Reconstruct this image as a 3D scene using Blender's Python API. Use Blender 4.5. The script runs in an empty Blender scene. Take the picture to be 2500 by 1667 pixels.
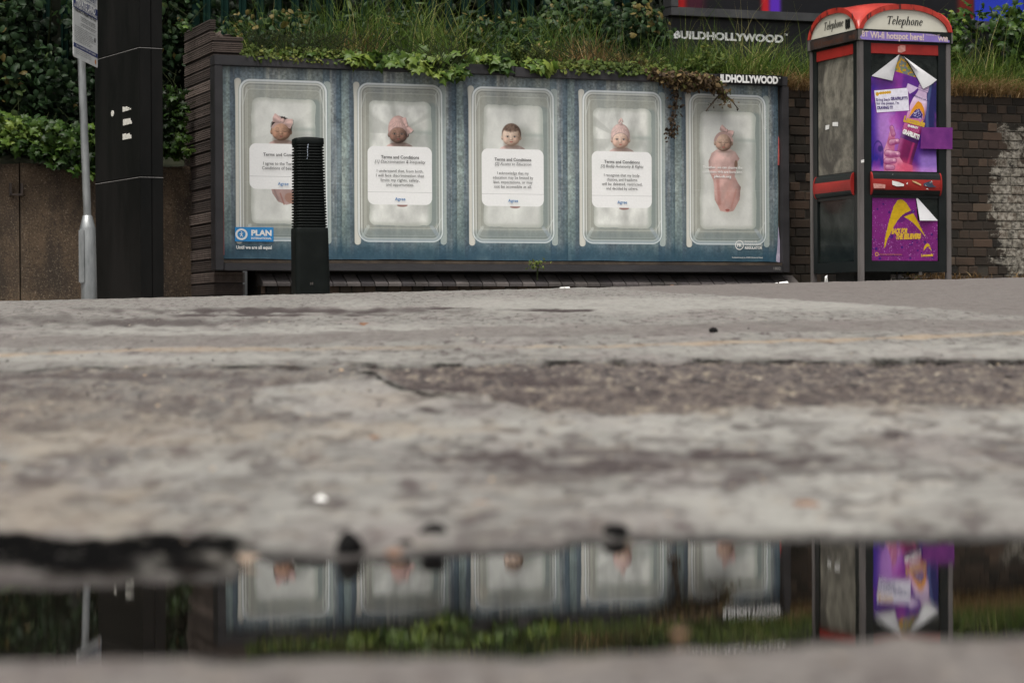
import bpy, bmesh, math, random
import numpy as np
from mathutils import Vector, Matrix, Euler
R = math.radians
rnd = random.Random(7)
rng = np.random.default_rng(7)
scene = bpy.context.scene
COL = scene.collection

# ------------------------------------------------------------------ camera, sky, sun
cd = bpy.data.cameras.new('camera')
cam = bpy.data.objects.new('camera', cd)
COL.objects.link(cam)
cam.location = (0, 0, 0.16)
cam.rotation_euler = Euler((R(90 - 0.315), R(0.30), 0), 'XYZ')
cd.lens = 85
cd.sensor_width = 36
cd.clip_start = 0.05
cd.clip_end = 2000
cd.dof.use_dof = True
cd.dof.focus_distance = 19.6
cd.dof.aperture_fstop = 8.0
cd.dof.aperture_blades = 9
scene.camera = cam

world = bpy.data.worlds.new('World')
scene.world = world
world.use_nodes = True
wn = world.node_tree
for n in list(wn.nodes):
    wn.nodes.remove(n)
sky = wn.nodes.new('ShaderNodeTexSky')
sky.sky_type = 'NISHITA'
sky.sun_disc = False
SUN_EL, SUN_ROT = 68, 205
sky.sun_elevation = R(SUN_EL)
sky.sun_rotation = R(SUN_ROT)
sky.air_density = 1.0
sky.dust_density = 6.0
sky.ozone_density = 1.0
hs = wn.nodes.new('ShaderNodeHueSaturation')
hs.inputs['Saturation'].default_value = 0.12
bg = wn.nodes.new('ShaderNodeBackground')
bg.inputs['Strength'].default_value = 0.095
wo = wn.nodes.new('ShaderNodeOutputWorld')
wn.links.new(sky.outputs[0], hs.inputs['Color'])
wn.links.new(hs.outputs[0], bg.inputs['Color'])
wn.links.new(bg.outputs[0], wo.inputs[0])

sl = bpy.data.lights.new('sun', 'SUN')
sl.energy = 1.9
sl.angle = R(30)
sl.color = (1.0, 0.94, 0.85)
sun = bpy.data.objects.new('sun', sl)
COL.objects.link(sun)
# sky sun_rotation is measured from +Y, clockwise seen from above
sd = Vector((math.sin(R(SUN_ROT)) * math.cos(R(SUN_EL)), math.cos(R(SUN_ROT)) * math.cos(R(SUN_EL)), math.sin(R(SUN_EL))))
sun.rotation_euler = sd.to_track_quat('Z', 'Y').to_euler()
sun.location = (0, -5, 12)

scene.view_settings.view_transform = 'Standard'
scene.view_settings.look = 'None'
scene.view_settings.exposure = 0.86
scene.view_settings.gamma = 1

# ------------------------------------------------------------------ helpers
def tag(o, label=None, cat=None, group=None, kind=None):
    if label: o['label'] = label
    if cat: o['category'] = cat
    if group: o['group'] = group
    if kind: o['kind'] = kind
    return o

def empty(name, loc, rz=0, label=None, cat=None, group=None):
    o = bpy.data.objects.new(name, None)
    COL.objects.link(o)
    o.location = loc
    o.rotation_euler = (0, 0, rz)
    o.empty_display_size = 0.1
    return tag(o, label, cat, group)

def link(name, me, m=None, parent=None, loc=None, rz=None):
    o = bpy.data.objects.new(name, me)
    COL.objects.link(o)
    if m is not None:
        for mm in (m if isinstance(m, (list, tuple)) else [m]):
            me.materials.append(mm)
    if parent is not None: o.parent = parent
    if loc is not None: o.location = loc
    if rz is not None: o.rotation_euler = (0, 0, rz)
    return o

class MB:
    """collects shapes and links them as ONE mesh"""
    def __init__(s):
        s.v, s.f, s.mi, s.sm = [], [], [], []
    def add(s, vs, fs, mi=0, smooth=False):
        b = len(s.v)
        s.v += [tuple(p) for p in vs]
        for f in fs:
            s.f.append(tuple(b + i for i in f)); s.mi.append(mi); s.sm.append(smooth)
        return s
    def box(s, x0, x1, y0, y1, z0, z1, mi=0, bev=0.0):
        if bev > 0:
            bm = bmesh.new()
            bmesh.ops.create_cube(bm, size=1)
            for v in bm.verts:
                v.co = Vector((x0 if v.co.x < 0 else x1, y0 if v.co.y < 0 else y1, z0 if v.co.z < 0 else z1))
            bmesh.ops.bevel(bm, geom=list(bm.edges), offset=bev, segments=2, affect='EDGES', clamp_overlap=True)
            bm.verts.index_update()
            s.add([v.co[:] for v in bm.verts], [[v.index for v in f.verts] for f in bm.faces], mi)
            bm.free()
            return s
        v = [(x0,y0,z0),(x1,y0,z0),(x1,y1,z0),(x0,y1,z0),(x0,y0,z1),(x1,y0,z1),(x1,y1,z1),(x0,y1,z1)]
        return s.add(v, [(0,3,2,1),(4,5,6,7),(0,1,5,4),(1,2,6,5),(2,3,7,6),(3,0,4,7)], mi)
    def prism(s, poly, y0, y1, mi=0):
        """polygon in x,z (counter-clockwise seen from -y) from y0 (front) to y1"""
        n = len(poly)
        v = [(p[0], y0, p[1]) for p in poly] + [(p[0], y1, p[1]) for p in poly]
        f = [tuple(range(n)), tuple(range(2*n-1, n-1, -1))]
        for i in range(n):
            j = (i+1) % n
            f.append((i, i+n, j+n, j))
        return s.add(v, f, mi)
    def lathe(s, prof, seg=24, c=(0,0), mi=0, lean=(0,0), cap=True):
        v, f = [], []
        for (r, z) in prof:
            for k in range(seg):
                a = 2*math.pi*k/seg
                v.append((c[0]+r*math.cos(a)+lean[0]*z, c[1]+r*math.sin(a)+lean[1]*z, z))
        for i in range(len(prof)-1):
            for k in range(seg):
                l = (k+1) % seg
                f.append((i*seg+k, i*seg+l, (i+1)*seg+l, (i+1)*seg+k))
        s.add(v, f, mi, True)
        if cap:
            n = len(prof)
            s.add([v[(n-1)*seg+k] for k in range(seg)], [tuple(range(seg))], mi)
            s.add([v[k] for k in range(seg)], [tuple(range(seg-1,-1,-1))], mi)
        return s
    def tube(s, pts, r, seg=6, mi=0):
        pts = [Vector(p) for p in pts]
        v, f = [], []
        for i, p in enumerate(pts):
            d = (pts[min(i+1, len(pts)-1)] - pts[max(i-1, 0)]).normalized()
            a = d.orthogonal().normalized() if i == 0 else (a - d*a.dot(d)).normalized()
            b = d.cross(a)
            rr = r[i] if isinstance(r, (list, tuple)) else r
            for k in range(seg):
                t = 2*math.pi*k/seg
                v.append(p + (a*math.cos(t) + b*math.sin(t))*rr)
        for i in range(len(pts)-1):
            for k in range(seg):
                l = (k+1) % seg
                f.append((i*seg+k, i*seg+l, (i+1)*seg+l, (i+1)*seg+k))
        s.add(v, f, mi, True)
        s.add([v[k] for k in range(seg)], [tuple(range(seg-1,-1,-1))], mi)
        m = len(pts)-1
        s.add([v[m*seg+k] for k in range(seg)], [tuple(range(seg))], mi)
        return s
    def rot(s, a, origin=(0, 0)):
        c, q = math.cos(a), math.sin(a)
        s.v = [((x-origin[0])*c-(y-origin[1])*q+origin[0], (x-origin[0])*q+(y-origin[1])*c+origin[1], z) for x, y, z in s.v]
        return s
    def build(s, name, m, parent=None, loc=None, rz=None):
        me = bpy.data.meshes.new(name)
        me.from_pydata(s.v, [], s.f)
        me.polygons.foreach_set('material_index', s.mi)
        me.polygons.foreach_set('use_smooth', s.sm)
        me.update()
        return link(name, me, m, parent, loc, rz)

def np_mesh(name, V, F, m, parent=None, tint=None, smooth=False, uv=None):
    """V (n,3) array, F (m,k) array of constant-size faces"""
    me = bpy.data.meshes.new(name)
    n, k = F.shape
    me.vertices.add(len(V)); me.vertices.foreach_set('co', np.asarray(V, np.float32).ravel())
    me.loops.add(n*k); me.loops.foreach_set('vertex_index', np.asarray(F, np.int32).ravel())
    me.polygons.add(n)
    me.polygons.foreach_set('loop_start', np.arange(0, n*k, k, dtype=np.int32))
    me.polygons.foreach_set('loop_total', np.full(n, k, np.int32))
    if smooth: me.polygons.foreach_set('use_smooth', np.ones(n, bool))
    me.update(calc_edges=True)
    if tint is not None:
        for nm, arr in (tint.items() if isinstance(tint, dict) else {'tint': tint}.items()):
            a = me.attributes.new(nm, 'FLOAT', 'POINT'); a.data.foreach_set('value', np.asarray(arr, np.float32))
    return link(name, me, m, parent)

# ---- value noise
_tab = rng.random((256, 256))
def vnoise(x, y, seed=0):
    x = np.asarray(x, float) + seed*17.31; y = np.asarray(y, float) + seed*7.77
    xi = np.floor(x).astype(int); yi = np.floor(y).astype(int)
    fx = x-xi; fy = y-yi
    fx = fx*fx*(3-2*fx); fy = fy*fy*(3-2*fy)
    a = _tab[xi & 255, yi & 255]; b = _tab[(xi+1) & 255, yi & 255]
    c = _tab[xi & 255, (yi+1) & 255]; d = _tab[(xi+1) & 255, (yi+1) & 255]
    return (a*(1-fx)+b*fx)*(1-fy) + (c*(1-fx)+d*fx)*fy
def fbm(x, y, oct=4, seed=0, gain=0.5):
    s = 0; a = 1; t = 0
    for i in range(oct):
        s = s + a*vnoise(x*2**i, y*2**i, seed+i*3); t += a; a *= gain
    return s/t
def sst(a, b, x):
    t = np.clip((x-a)/(b-a), 0, 1)
    return t*t*(3-2*t)

# ---- site frames
YAW = R(20.8)
O2 = Vector((-2.277, 19.1, 0))                 # left end of the billboard's poster, plan
UU = Vector((math.cos(YAW), math.sin(YAW), 0)) # along the wall, to the right
VV = Vector((-math.sin(YAW), math.cos(YAW), 0))# away from the road
def W(t, b, z): return O2 + UU*t + VV*b + Vector((0, 0, z))
EYE = Vector((0, 0, 0.16))          # where the photograph was taken from: fixed survey point, independent of the camera object
RC = Euler((R(90 - 0.315), R(0.30), 0), 'XYZ').to_matrix()
FS = 85/36*2500
def ray(px, py):     # direction of the line of sight through a point measured on the 2500 x 1667 photograph
    return RC @ Vector(((px-1250)/FS, -(py-833.5)/FS, -1))
def on_plane(px, py, o, yaw):
    """measure a point of the photograph on an upright plane -> local (x, z)"""
    d = ray(px, py); n = Vector((math.sin(yaw), -math.cos(yaw), 0))
    c = EYE
    t = (Vector(o)-c).dot(n)/d.dot(n)
    p = c + d*t - Vector(o)
    return p.x*math.cos(yaw)+p.y*math.sin(yaw), c.z + d.z*t
def at_d(px, py, dist):
    d = ray(px, py); return EYE + d*(dist/d.y)

# ---- ground height
def gbase(x, d):
    x = np.asarray(x, float); d = np.asarray(d, float)
    z = np.where(d < 1.79, 0.0, 0.0293*(d-1.79))
    z = np.where(d > 16, 0.0293*(16-1.79) - 0.013*np.minimum(d-16, 4), z)
    z = z + 0.018*np.clip(x, -14, 14)*sst(4, 16, d)
    return z
def gz(x, y): return float(gbase(x, y))

# ------------------------------------------------------------------ material helpers
def new_mat(name):
    m = bpy.data.materials.new(name); m.use_nodes = True
    nt = m.node_tree
    b = nt.nodes['Principled BSDF']
    return m, nt, b
def nd(nt, typ, **kw):
    n = nt.nodes.new(typ)
    for k, v in kw.items():
        if k in n.inputs: n.inputs[k].default_value = v
        else: setattr(n, k, v)
    return n
def ramp(nt, src, stops, interp='LINEAR'):
    r = nt.nodes.new('ShaderNodeValToRGB')
    r.color_ramp.interpolation = interp
    e = r.color_ramp.elements
    while len(e) > 1: e.remove(e[-1])
    e[0].position = stops[0][0]; e[0].color = (*stops[0][1], 1)
    for p, c in stops[1:]:
        q = e.new(p); q.color = (*c, 1)
    nt.links.new(src, r.inputs[0])
    return r.outputs[0]
def mixc(nt, fac, a, b, blend='MIX'):
    m = nt.nodes.new('ShaderNodeMix'); m.data_type = 'RGBA'; m.blend_type = blend
    for s, v in ((m.inputs[0], fac), (m.inputs[6], a), (m.inputs[7], b)):
        if hasattr(v, 'links'): nt.links.new(v, s)
        elif isinstance(v, (int, float)): s.default_value = v
        else: s.default_value = (*v, 1)
    return m.outputs[2]
def math_(nt, op, a, b=0.0, clamp=False):
    m = nt.nodes.new('ShaderNodeMath'); m.operation = op; m.use_clamp = clamp
    for s, v in ((m.inputs[0], a), (m.inputs[1], b)):
        if hasattr(v, 'links'): nt.links.new(v, s)
        else: s.default_value = v
    return m.outputs[0]
def coords(nt, scale=(1,1,1), kind='Object', loc=(0,0,0)):
    t = nt.nodes.new('ShaderNodeTexCoord'); mp = nt.nodes.new('ShaderNodeMapping')
    mp.inputs['Scale'].default_value = scale; mp.inputs['Location'].default_value = loc
    nt.links.new(t.outputs[kind], mp.inputs[0])
    return mp.outputs[0]
def noise(nt, vec, scale, detail=4, rough=0.55, dist=0):
    n = nt.nodes.new('ShaderNodeTexNoise')
    n.inputs['Scale'].default_value = scale; n.inputs['Detail'].default_value = detail
    n.inputs['Roughness'].default_value = rough; n.inputs['Distortion'].default_value = dist
    nt.links.new(vec, n.inputs['Vector'])
    return n.outputs[0]
def bump(nt, b, h, strength=0.3, dist=0.01):
    n = nt.nodes.new('ShaderNodeBump'); n.inputs['Strength'].default_value = strength; n.inputs['Distance'].default_value = dist
    nt.links.new(h, n.inputs['Height']); nt.links.new(n.outputs[0], b.inputs['Normal'])
def attr(nt, name):
    a = nt.nodes.new('ShaderNodeAttribute'); a.attribute_name = name
    return a.outputs['Fac']

def worn(name, c1, c2, scale=6, rough=0.5, metal=0, c3=None, sc3=30, th3=0.68, bs=0.15, stretch=(1,1,1), rvar=0.15, spec=0.5):
    """paint or metal with uneven tone, wear specks and fine bump"""
    m, nt, b = new_mat(name)
    v = coords(nt, stretch)
    n1 = noise(nt, v, scale, 5, 0.6)
    c = ramp(nt, n1, [(0.35, c1), (0.65, c2)])
    n2 = noise(nt, v, sc3, 6, 0.65)
    if c3: c = mixc(nt, ramp(nt, n2, [(th3, (0,0,0)), (th3+0.04, (1,1,1))]), c, c3)
    nt.links.new(c, b.inputs['Base Color'])
    nt.links.new(math_(nt, 'MULTIPLY_ADD', n1, rvar*2), b.inputs['Roughness'])
    b.inputs['Roughness'].links[0].from_node.inputs[2].default_value = rough-rvar
    b.inputs['Metallic'].default_value = metal
    b.inputs['Specular IOR Level'].default_value = spec
    bump(nt, b, n2, bs, 0.004)
    return m
def flat(name, c, rough=0.6, spec=0.3):
    m, nt, b = new_mat(name)
    v = coords(nt)
    n1 = noise(nt, v, 25, 4)
    cc = tuple(x*0.88 for x in c)
    nt.links.new(ramp(nt, n1, [(0.3, cc), (0.7, c)]), b.inputs['Base Color'])
    b.inputs['Roughness'].default_value = rough; b.inputs['Specular IOR Level'].default_value = spec
    return m
def img_mat(name, arr, rough=0.45, spec=0.3, grain=0.06):
    """arr (h,w,3) sRGB painted by this script; printed paper"""
    h, w, _ = arr.shape
    im = bpy.data.images.new(name, w, h, alpha=False)
    px = np.ones((h, w, 4), np.float32); px[:, :, :3] = np.clip(arr[::-1], 0, 1)
    im.pixels.foreach_set(px.ravel()); im.update(); im.pack()
    m, nt, b = new_mat(name)
    t = nt.nodes.new('ShaderNodeTexImage'); t.image = im; t.extension = 'EXTEND'
    uvn = nt.nodes.new('ShaderNodeUVMap'); uvn.uv_map = 'UVMap'
    nt.links.new(uvn.outputs[0], t.inputs[0])
    v = coords(nt)
    g = noise(nt, v, 60, 3)
    dirt = ramp(nt, g, [(0.3, (1-grain,)*3), (0.7, (1,1,1))])
    nt.links.new(mixc(nt, 1.0, t.outputs[0], dirt, 'MULTIPLY'), b.inputs['Base Color'])
    b.inputs['Roughness'].default_value = rough; b.inputs['Specular IOR Level'].default_value = spec
    bump(nt, b, noise(nt, v, 9, 3), 0.25, 0.006)
    return m
def uv_poly(name, polys, m, box, parent=None, y=0.0, curl=None):
    """flat polygons in local x,z with UVs from box (x0,x1,z0,z1); drawn facing -y"""
    vs, fs = [], []
    for poly in polys:
        b = len(vs); vs += [(p[0], y if len(p) < 3 else p[2], p[1]) for p in poly]
        fs.append(tuple(range(b, b+len(poly))))
    me = bpy.data.meshes.new(name); me.from_pydata(vs, [], fs)
    uv = me.uv_layers.new(name='UVMap')
    x0, x1, z0, z1 = box
    for l in me.loops:
        p = me.vertices[l.vertex_index].co
        uv.data[l.index].uv = ((p.x-x0)/(x1-x0), (p.z-z0)/(z1-z0))
    me.update()
    return link(name, me, m, parent)

# ---- lettering: the built-in font turned to mesh, fitted to boxes
def glyphs(body, bold=0.0, align='LEFT', spacing=1.0):
    cu = bpy.data.curves.new('t', 'FONT'); cu.body = body; cu.offset = bold; cu.align_x = 'LEFT'
    cu.space_character = spacing; cu.resolution_u = 3
    o = bpy.data.objects.new('t', cu); COL.objects.link(o)
    bpy.context.view_layer.update()
    dg = bpy.context.evaluated_depsgraph_get()
    me = bpy.data.meshes.new_from_object(o.evaluated_get(dg))
    V = np.array([v.co[:2] for v in me.vertices]) if len(me.vertices) else np.zeros((0, 2))
    F = [tuple(p.vertices) for p in me.polygons]
    bpy.data.objects.remove(o); bpy.data.meshes.remove(me); bpy.data.curves.remove(cu)
    return V, F
CAPH = 0.7   # cap height of the built-in font at size 1, measured below
def cap_height():
    V, F = glyphs('H'); return V[:, 1].max()
CAPH = cap_height()
def text_into(mb, body, cx, z, cap, width=None, bold=0.0, shear=0.0, align='C', y=-0.001, mi=0, rot=0.0, spacing=1.0):
    """z is the baseline; cap the cap height; width forces the line's width; cx its centre (or left end with align L)"""
    V, F = glyphs(body, bold, spacing=spacing)
    if not len(V): return
    s = cap/CAPH
    w = V[:, 0].max()-V[:, 0].min()
    sx = width/w if width else s
    X = (V[:, 0]-V[:, 0].min())*sx; Z = V[:, 1]*s
    if align == 'C': X = X-(w*sx)/2
    elif align == 'R': X = X-w*sx
    X = X+Z*shear
    c, q = math.cos(rot), math.sin(rot)
    mb.add([(cx+a*c-b*q, y, z+a*q+b*c) for a, b in zip(X, Z)], F, mi)
# ------------------------------------------------------------------ GROUND
def pxy(x, d, z):
    """where a ground point sits on the photograph, in 2352-wide units (used to lay out the worn patches of the road)"""
    c = np.stack([x, d, z-0.16], -1) @ np.array(RC)
    return 1176 + 5553*c[..., 0]/-c[..., 2], 784 - 5553*c[..., 1]/-c[..., 2]

aa = np.concatenate([-np.geomspace(9, 0.262, 26), np.linspace(-0.26, 0.26, 640), np.geomspace(0.262, 9, 26)])
dd = np.concatenate([np.linspace(-45, 0.2, 30), np.linspace(0.3, 0.85, 12), np.geomspace(0.86, 17.5, 1150), np.linspace(17.6, 24, 60), np.geomspace(25, 400, 24)])
A, D = np.meshgrid(aa, dd)
Wd = np.sqrt(D*D + 0.36)
X = A*Wd
Z = gbase(X, D)
PX, PY = pxy(X, np.maximum(D, 0.4), Z)
front = (D > 0.4)
def ell(cx, cy, rx, ry, soft=0.35, nz=0.5, seed=0, sc=0.02):
    n = (vnoise(PX*sc, PY*sc*3, seed)-0.5)*2*nz
    q = np.sqrt(((PX-cx)/rx)**2 + ((PY-cy)/ry)**2) + n
    return 1-sst(1-soft, 1+soft*0.4, q)
wob = (fbm(PX*0.01, PX*0+3.3, 3, 5)-0.5)
wob2 = (fbm(PX*0.05, PX*0+1.3, 3, 9)-0.5)
# rough broken surface: right band
up = np.interp(PX, [0, 400, 800, 900, 960, 1100, 1400, 1900, 2352], [846, 842, 838, 842, 838, 832, 826, 831, 826]) + wob*6 + wob2*3
low = np.interp(PX, [0, 300, 820, 900, 1000, 1100, 1400, 1800, 2352], [1000, 1000, 850, 880, 905, 925, 955, 935, 925]) + wob*22 + wob2*12
rough = sst(0, 3, PY-up)*sst(0, 12, low-PY)
lowleft = sst(0, 3, PY-up)*sst(0, 80, 1010+wob*60-PY)*sst(0, 100, 900-PX)
tongue = ell(800, 908, 235, 50, 0.18, 0.14, 3, 0.006)*(1-sst(-3, 5, PX*0+np.interp(PX, [700, 860, 900, 960, 1040, 1120, 1300], [848, 856, 876, 897, 912, 926, 950])-PY+wob*6))
rough = np.maximum(rough*sst(840, 900, PX) + rough*0.5*(1-sst(840, 900, PX)), lowleft*0.55)*(1-tongue*0.95)
# worn purple patches
dark = np.zeros_like(X)
for (cx, cy, rx, ry, w) in [(1130,1045,190,17,.9),(1420,1038,200,12,.8),(1330,1072,330,22,.9),(1650,1045,120,16,1),(1820,1055,130,24,.9),(1860,1082,210,12,.7),
        (1250,1105,160,22,.6),(2065,995,52,8,1),(2110,965,60,13,.5),(1700,975,90,8,.7),(1840,968,110,9,.6),(2300,980,90,14,.6),(2320,1020,120,12,.6),(1980,1022,70,10,.5),
        (560,1115,120,22,.35),(850,1075,130,16,.4),(80,1110,60,25,.7),(200,1160,90,12,.5),(640,1085,90,12,.5),(1450,1180,120,18,.4),(1240,1180,70,22,.45),
        (640,714,430,8,.9),(300,738,300,12,.75),(1260,712,110,3.5,1.2),(620,724,250,4,.9),(1000,708,120,3,.9),(60,730,160,10,.5),
        (1120,1240,90,14,.5),(1380,1255,110,12,.6),(560,1040,60,8,.4),(990,940,40,6,.9),(100,985,80,12,.4),(2200,1180,130,12,.3),(300,860,330,10,.7),(700,872,120,9,.6),(120,900,120,14,.5),(420,930,160,14,.5),(1250,870,160,12,.9),(1000,880,110,12,1),(1180,905,90,10,.8),(1500,900,140,12,.7),(1640,880,90,8,.6),(1950,905,120,10,.6),(1150,850,200,7,.8),(250,1040,160,14,.4),(980,1155,90,12,.5),(1520,1010,60,6,.5),(650,960,140,12,.35),(1000,1195,60,14,.6),(1300,1225,160,16,.5),(700,1210,60,10,.3)]:
    dark = np.maximum(dark, w*ell(cx, cy, rx, ry, 0.7, 0.55, int(cx) % 13, 0.03))
lnD = np.log(np.maximum(D, .3))
sp1 = fbm(A*95, lnD*34, 3, 70); sp2 = fbm(A*40, lnD*14, 2, 74); sp3 = fbm(A*190, lnD*70, 2, 78)
spots = sst(.60, .74, sp1+.28*(sp2-.5)); spots = np.maximum(spots*.85, .6*sst(.66, .78, sp3+.2*(sp2-.5)))*np.where(D < 9, 1, .35)
spots = spots*.75
dark = np.maximum(dark, spots*.8*(PY > 840) + spots*.35*(PY <= 840))
pale = sst(.58, .72, fbm(A*80+9, lnD*30, 3, 82)+.25*(sp2-.5))*(PY > 835)
# older warm-grey tarmac: far right wedge and two long bands
wedge_y = np.interp(PX, [900, 1480, 1800, 2100, 2352, 2500], [655, 668, 688, 706, 727, 735]) + wob*3
purple = sst(-1, 2, wedge_y-PY)*sst(1380, 1500, PX)
b1 = np.interp(PX, [0, 600, 1170, 1700, 2352], [786, 781, 762, 752, 744]) + wob*6
purple = np.maximum(purple, 0.8*(1-sst(9, 15, np.abs(PY-b1))))
purple = np.maximum(purple, 0.95*sst(1420, 1480, PY))
# yellow line, worn away in places
yl = np.interp(PX, [0, 120, 300, 600, 1000, 1350, 1900, 2352], [816, 811, 804, 801, 798, 796, 782, 766]) + wob*2
yellow = 0.62*(1-sst(1.5, 5.5, np.abs(PY-yl)))*np.clip(0.35+1.3*fbm(PX*0.012, PY*0.05, 3, 21), 0, 1)*np.interp(PX, [0, 1000, 1060, 1190, 1250, 2352], [0.85, .35, .12, .2, .85, .8])
# dark line where the resurfacing ends: shade of the step, painted in
edge_sh = 1-sst(0.5, 6.0, np.abs(PY-up-1)+3*(vnoise(PX*.2, PY*.4, 8)-.3))
edge_sh = edge_sh*0.75*np.clip(fbm(PX*0.015, PX*0, 3, 31)*2.4-0.55, 0, 1)
tl = np.interp(PX, [780, 860, 900, 960, 1040, 1120], [842, 862, 884, 902, 916, 928]) + wob*5
blk = sst(1236, 1256, PY+wob*40+wob2*5)*(1-sst(1312, 1338, PY+wob*30+wob2*5))*(1-sst(480, 590, PX+(vnoise(PY*.08, PX*.02, 3)-.5)*90))  # left puddle rim: steep wet face, its undercut shade painted black
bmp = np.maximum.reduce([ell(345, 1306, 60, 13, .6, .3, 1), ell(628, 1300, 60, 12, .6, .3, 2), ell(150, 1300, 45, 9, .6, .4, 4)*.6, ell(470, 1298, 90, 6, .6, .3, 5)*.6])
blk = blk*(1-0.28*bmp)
edge_sh = np.maximum(edge_sh, 0.8*(1-sst(1.0, 9, np.abs(PY-tl+wob2*8)))*sst(780, 830, PX)*(1-sst(960, 1120, PX)))
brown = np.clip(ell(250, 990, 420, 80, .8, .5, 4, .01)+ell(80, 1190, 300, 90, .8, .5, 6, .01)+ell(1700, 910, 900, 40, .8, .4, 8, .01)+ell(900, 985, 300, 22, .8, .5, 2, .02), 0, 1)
edge_sh = np.maximum(edge_sh, blk)
brown = np.clip(.8*brown+.40*pale, 0, 1)
smooth_ = np.maximum.reduce([.62*tongue, .9*ell(1900, 978, 800, 34, .6, .5, 3, .008), ell(1900, 1165, 700, 75, .6, .5, 5, .006), .8*ell(1100, 990, 420, 26, .6, .5, 7, .01), .7*ell(560, 1080, 330, 26, .7, .5, 9, .01),
    .8*ell(700, 758, 900, 14, .5, .4, 2, .006), .7*ell(2000, 806, 900, 14, .5, .3, 2, .006), .7*ell(400, 822, 600, 10, .5, .3, 2, .006), .9*ell(1500, 700, 700, 22, .5, .3, 4, .006), .5*ell(820, 1190, 300, 40, .7, .5, 4, .01)])
smooth_ = np.clip(smooth_, 0, 1)*(1-.8*np.clip(purple, 0, 1))*(1-.7*spots)
rough = rough*(1-.8*smooth_)
rid = (1-sst(4, 20, np.abs(PY-1344+wob*12)))*(1-sst(380, 450, PX))*front
dark = np.maximum(dark, .75*rid)
yellow = yellow*.75
for arr_ in (rough, dark, purple, yellow, edge_sh, brown, smooth_):
    arr_ *= front
# relief
near = 1-sst(1.9, 3.2, D)
Z = Z - 0.007*rough*sst(2, 4, D) - 0.004*np.clip(dark, 0, 1)*sst(1.9, 3, D)
gr = (fbm(X*42, D*42, 3, 40)-0.5)
grl = (fbm(X*9, D*9, 3, 44)-0.5)
Z = Z + front*(gr*(0.0022+0.017*rough+0.006*np.clip(dark, 0, 1))*sst(1.85, 3.2, D) + (fbm(X*20, D*20, 3, 47)-0.5)*0.0075*sst(1.85, 2.8, D) + grl*0.013*sst(1.9, 3.5, D)*(1-0.5*sst(12, 16, D)))
# the basin of the puddle
far_s = np.interp(PX, [-500, 0, 540, 575, 620, 900, 1020, 1280, 1340, 1500, 2352, 3000], [1350, 1350, 1332, 1282, 1285, 1292, 1278, 1272, 1256, 1250, 1252, 1255]) + (fbm(PX*0.02, PX*0+9, 3, 50)-0.5)*14
far_d = 0.16*5553/(far_s-754)
near_s = np.interp(PX, [-500, 0, 700, 1200, 1700, 1900, 2352, 3000], [1512, 1508, 1512, 1506, 1490, 1474, 1466, 1462]) + (fbm(PX*0.01, PX*0+2, 3, 53)-0.5)*22
near_d = 0.16*5553/(near_s-754)
s1 = (D-far_d); s2 = (near_d-D)
zb = np.where(s1 > 0, np.minimum(s1*0.05, 0.006)+np.clip(s1-0.12, 0, 9)*0.0, np.where(s2 > 0, np.minimum(s2*0.09, 0.012), -np.minimum(np.minimum(-s1, -s2)*0.14, 0.03)))
w_near = front*(1-sst(1.95, 2.6, D))
smallb = (fbm(X*60, D*60, 3, 60)-0.5)*0.0040 + (fbm(X*16, D*16, 2, 61)-0.5)*0.0012
Zn = zb + np.where(D > 1.79, 0.0293*(D-1.79), 0) + smallb*np.where((s1 > 0) | (s2 > 0), 1, 0.3)
Z = Z*(1-w_near) + Zn*w_near
# ridge of grit breaking the water at the left
rid = (1-sst(4, 20, np.abs(PY-1344+wob*12)))*(1-sst(380, 450, PX))*front
rid2 = (1-sst(4, 12, np.abs(PY-1308)))*(ell(345, 1308, 45, 12, .6, .2, 1)+ell(625, 1304, 55, 10, .6, .2, 2)+ell(500, 1310, 60, 7, .5, .2, 2))*(PX < 700)
Z = Z + bmp*0.003*front
Z = np.where(D < 0.86, 0.012, Z)
Z = np.where(np.abs(A) > 0.3, np.where(D < 3, 0.01, Z), Z)
wet = front*(1-sst(0.0005, 0.005, Z))*(D < 1.95)*(D > 1.0)*(1-.35*rid)
nr, nc = X.shape
idx = np.arange(nr*nc).reshape(nr, nc)
F = np.stack([idx[:-1, :-1].ravel(), idx[:-1, 1:].ravel(), idx[1:, 1:].ravel(), idx[1:, :-1].ravel()], 1)
V = np.stack([X.ravel(), D.ravel(), Z.ravel()], 1)

m, nt, b = new_mat('tarmac')
v = coords(nt)
n_f = noise(nt, v, 150, 4, 0.7)       # chippings
n_m = noise(nt, v, 22, 5, 0.65)
n_l = noise(nt, v, 1.6, 4, 0.6)
vs = coords(nt, (1, 0.25, 1)); n_s = noise(nt, vs, 5, 5, 0.65)
light = ramp(nt, n_m, [(0.28, (0.060, 0.053, 0.048)), (0.45, (0.132, 0.127, 0.117)), (0.72, (0.215, 0.209, 0.192))])
light = mixc(nt, ramp(nt, n_l, [(0.35, (0,0,0)), (0.65, (0.8,0.8,0.8))]), light, ramp(nt, n_f, [(0.3, (0.100,0.097,0.090)), (0.7, (0.200,0.195,0.180))]))
light = mixc(nt, ramp(nt, n_s, [(0.36, (0.6,)*3), (0.52, (0,0,0))]), light, (0.145, 0.125, 0.120))
nv = noise(nt, coords(nt, (1, 0.16, 1), loc=(3, 1, 0)), 34, 5, 0.7, 0.3)
light = mixc(nt, ramp(nt, nv, [(0.36, (0.9,)*3), (0.48, (0,0,0))]), light, (0.055, 0.042, 0.041))
light = mixc(nt, ramp(nt, nv, [(0.56, (0,)*3), (0.68, (0.55,)*3)]), light, (0.215, 0.20, 0.172))
purp = ramp(nt, n_f, [(0.3, (0.062, 0.053, 0.050)), (0.7, (0.145, 0.128, 0.119))])
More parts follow.
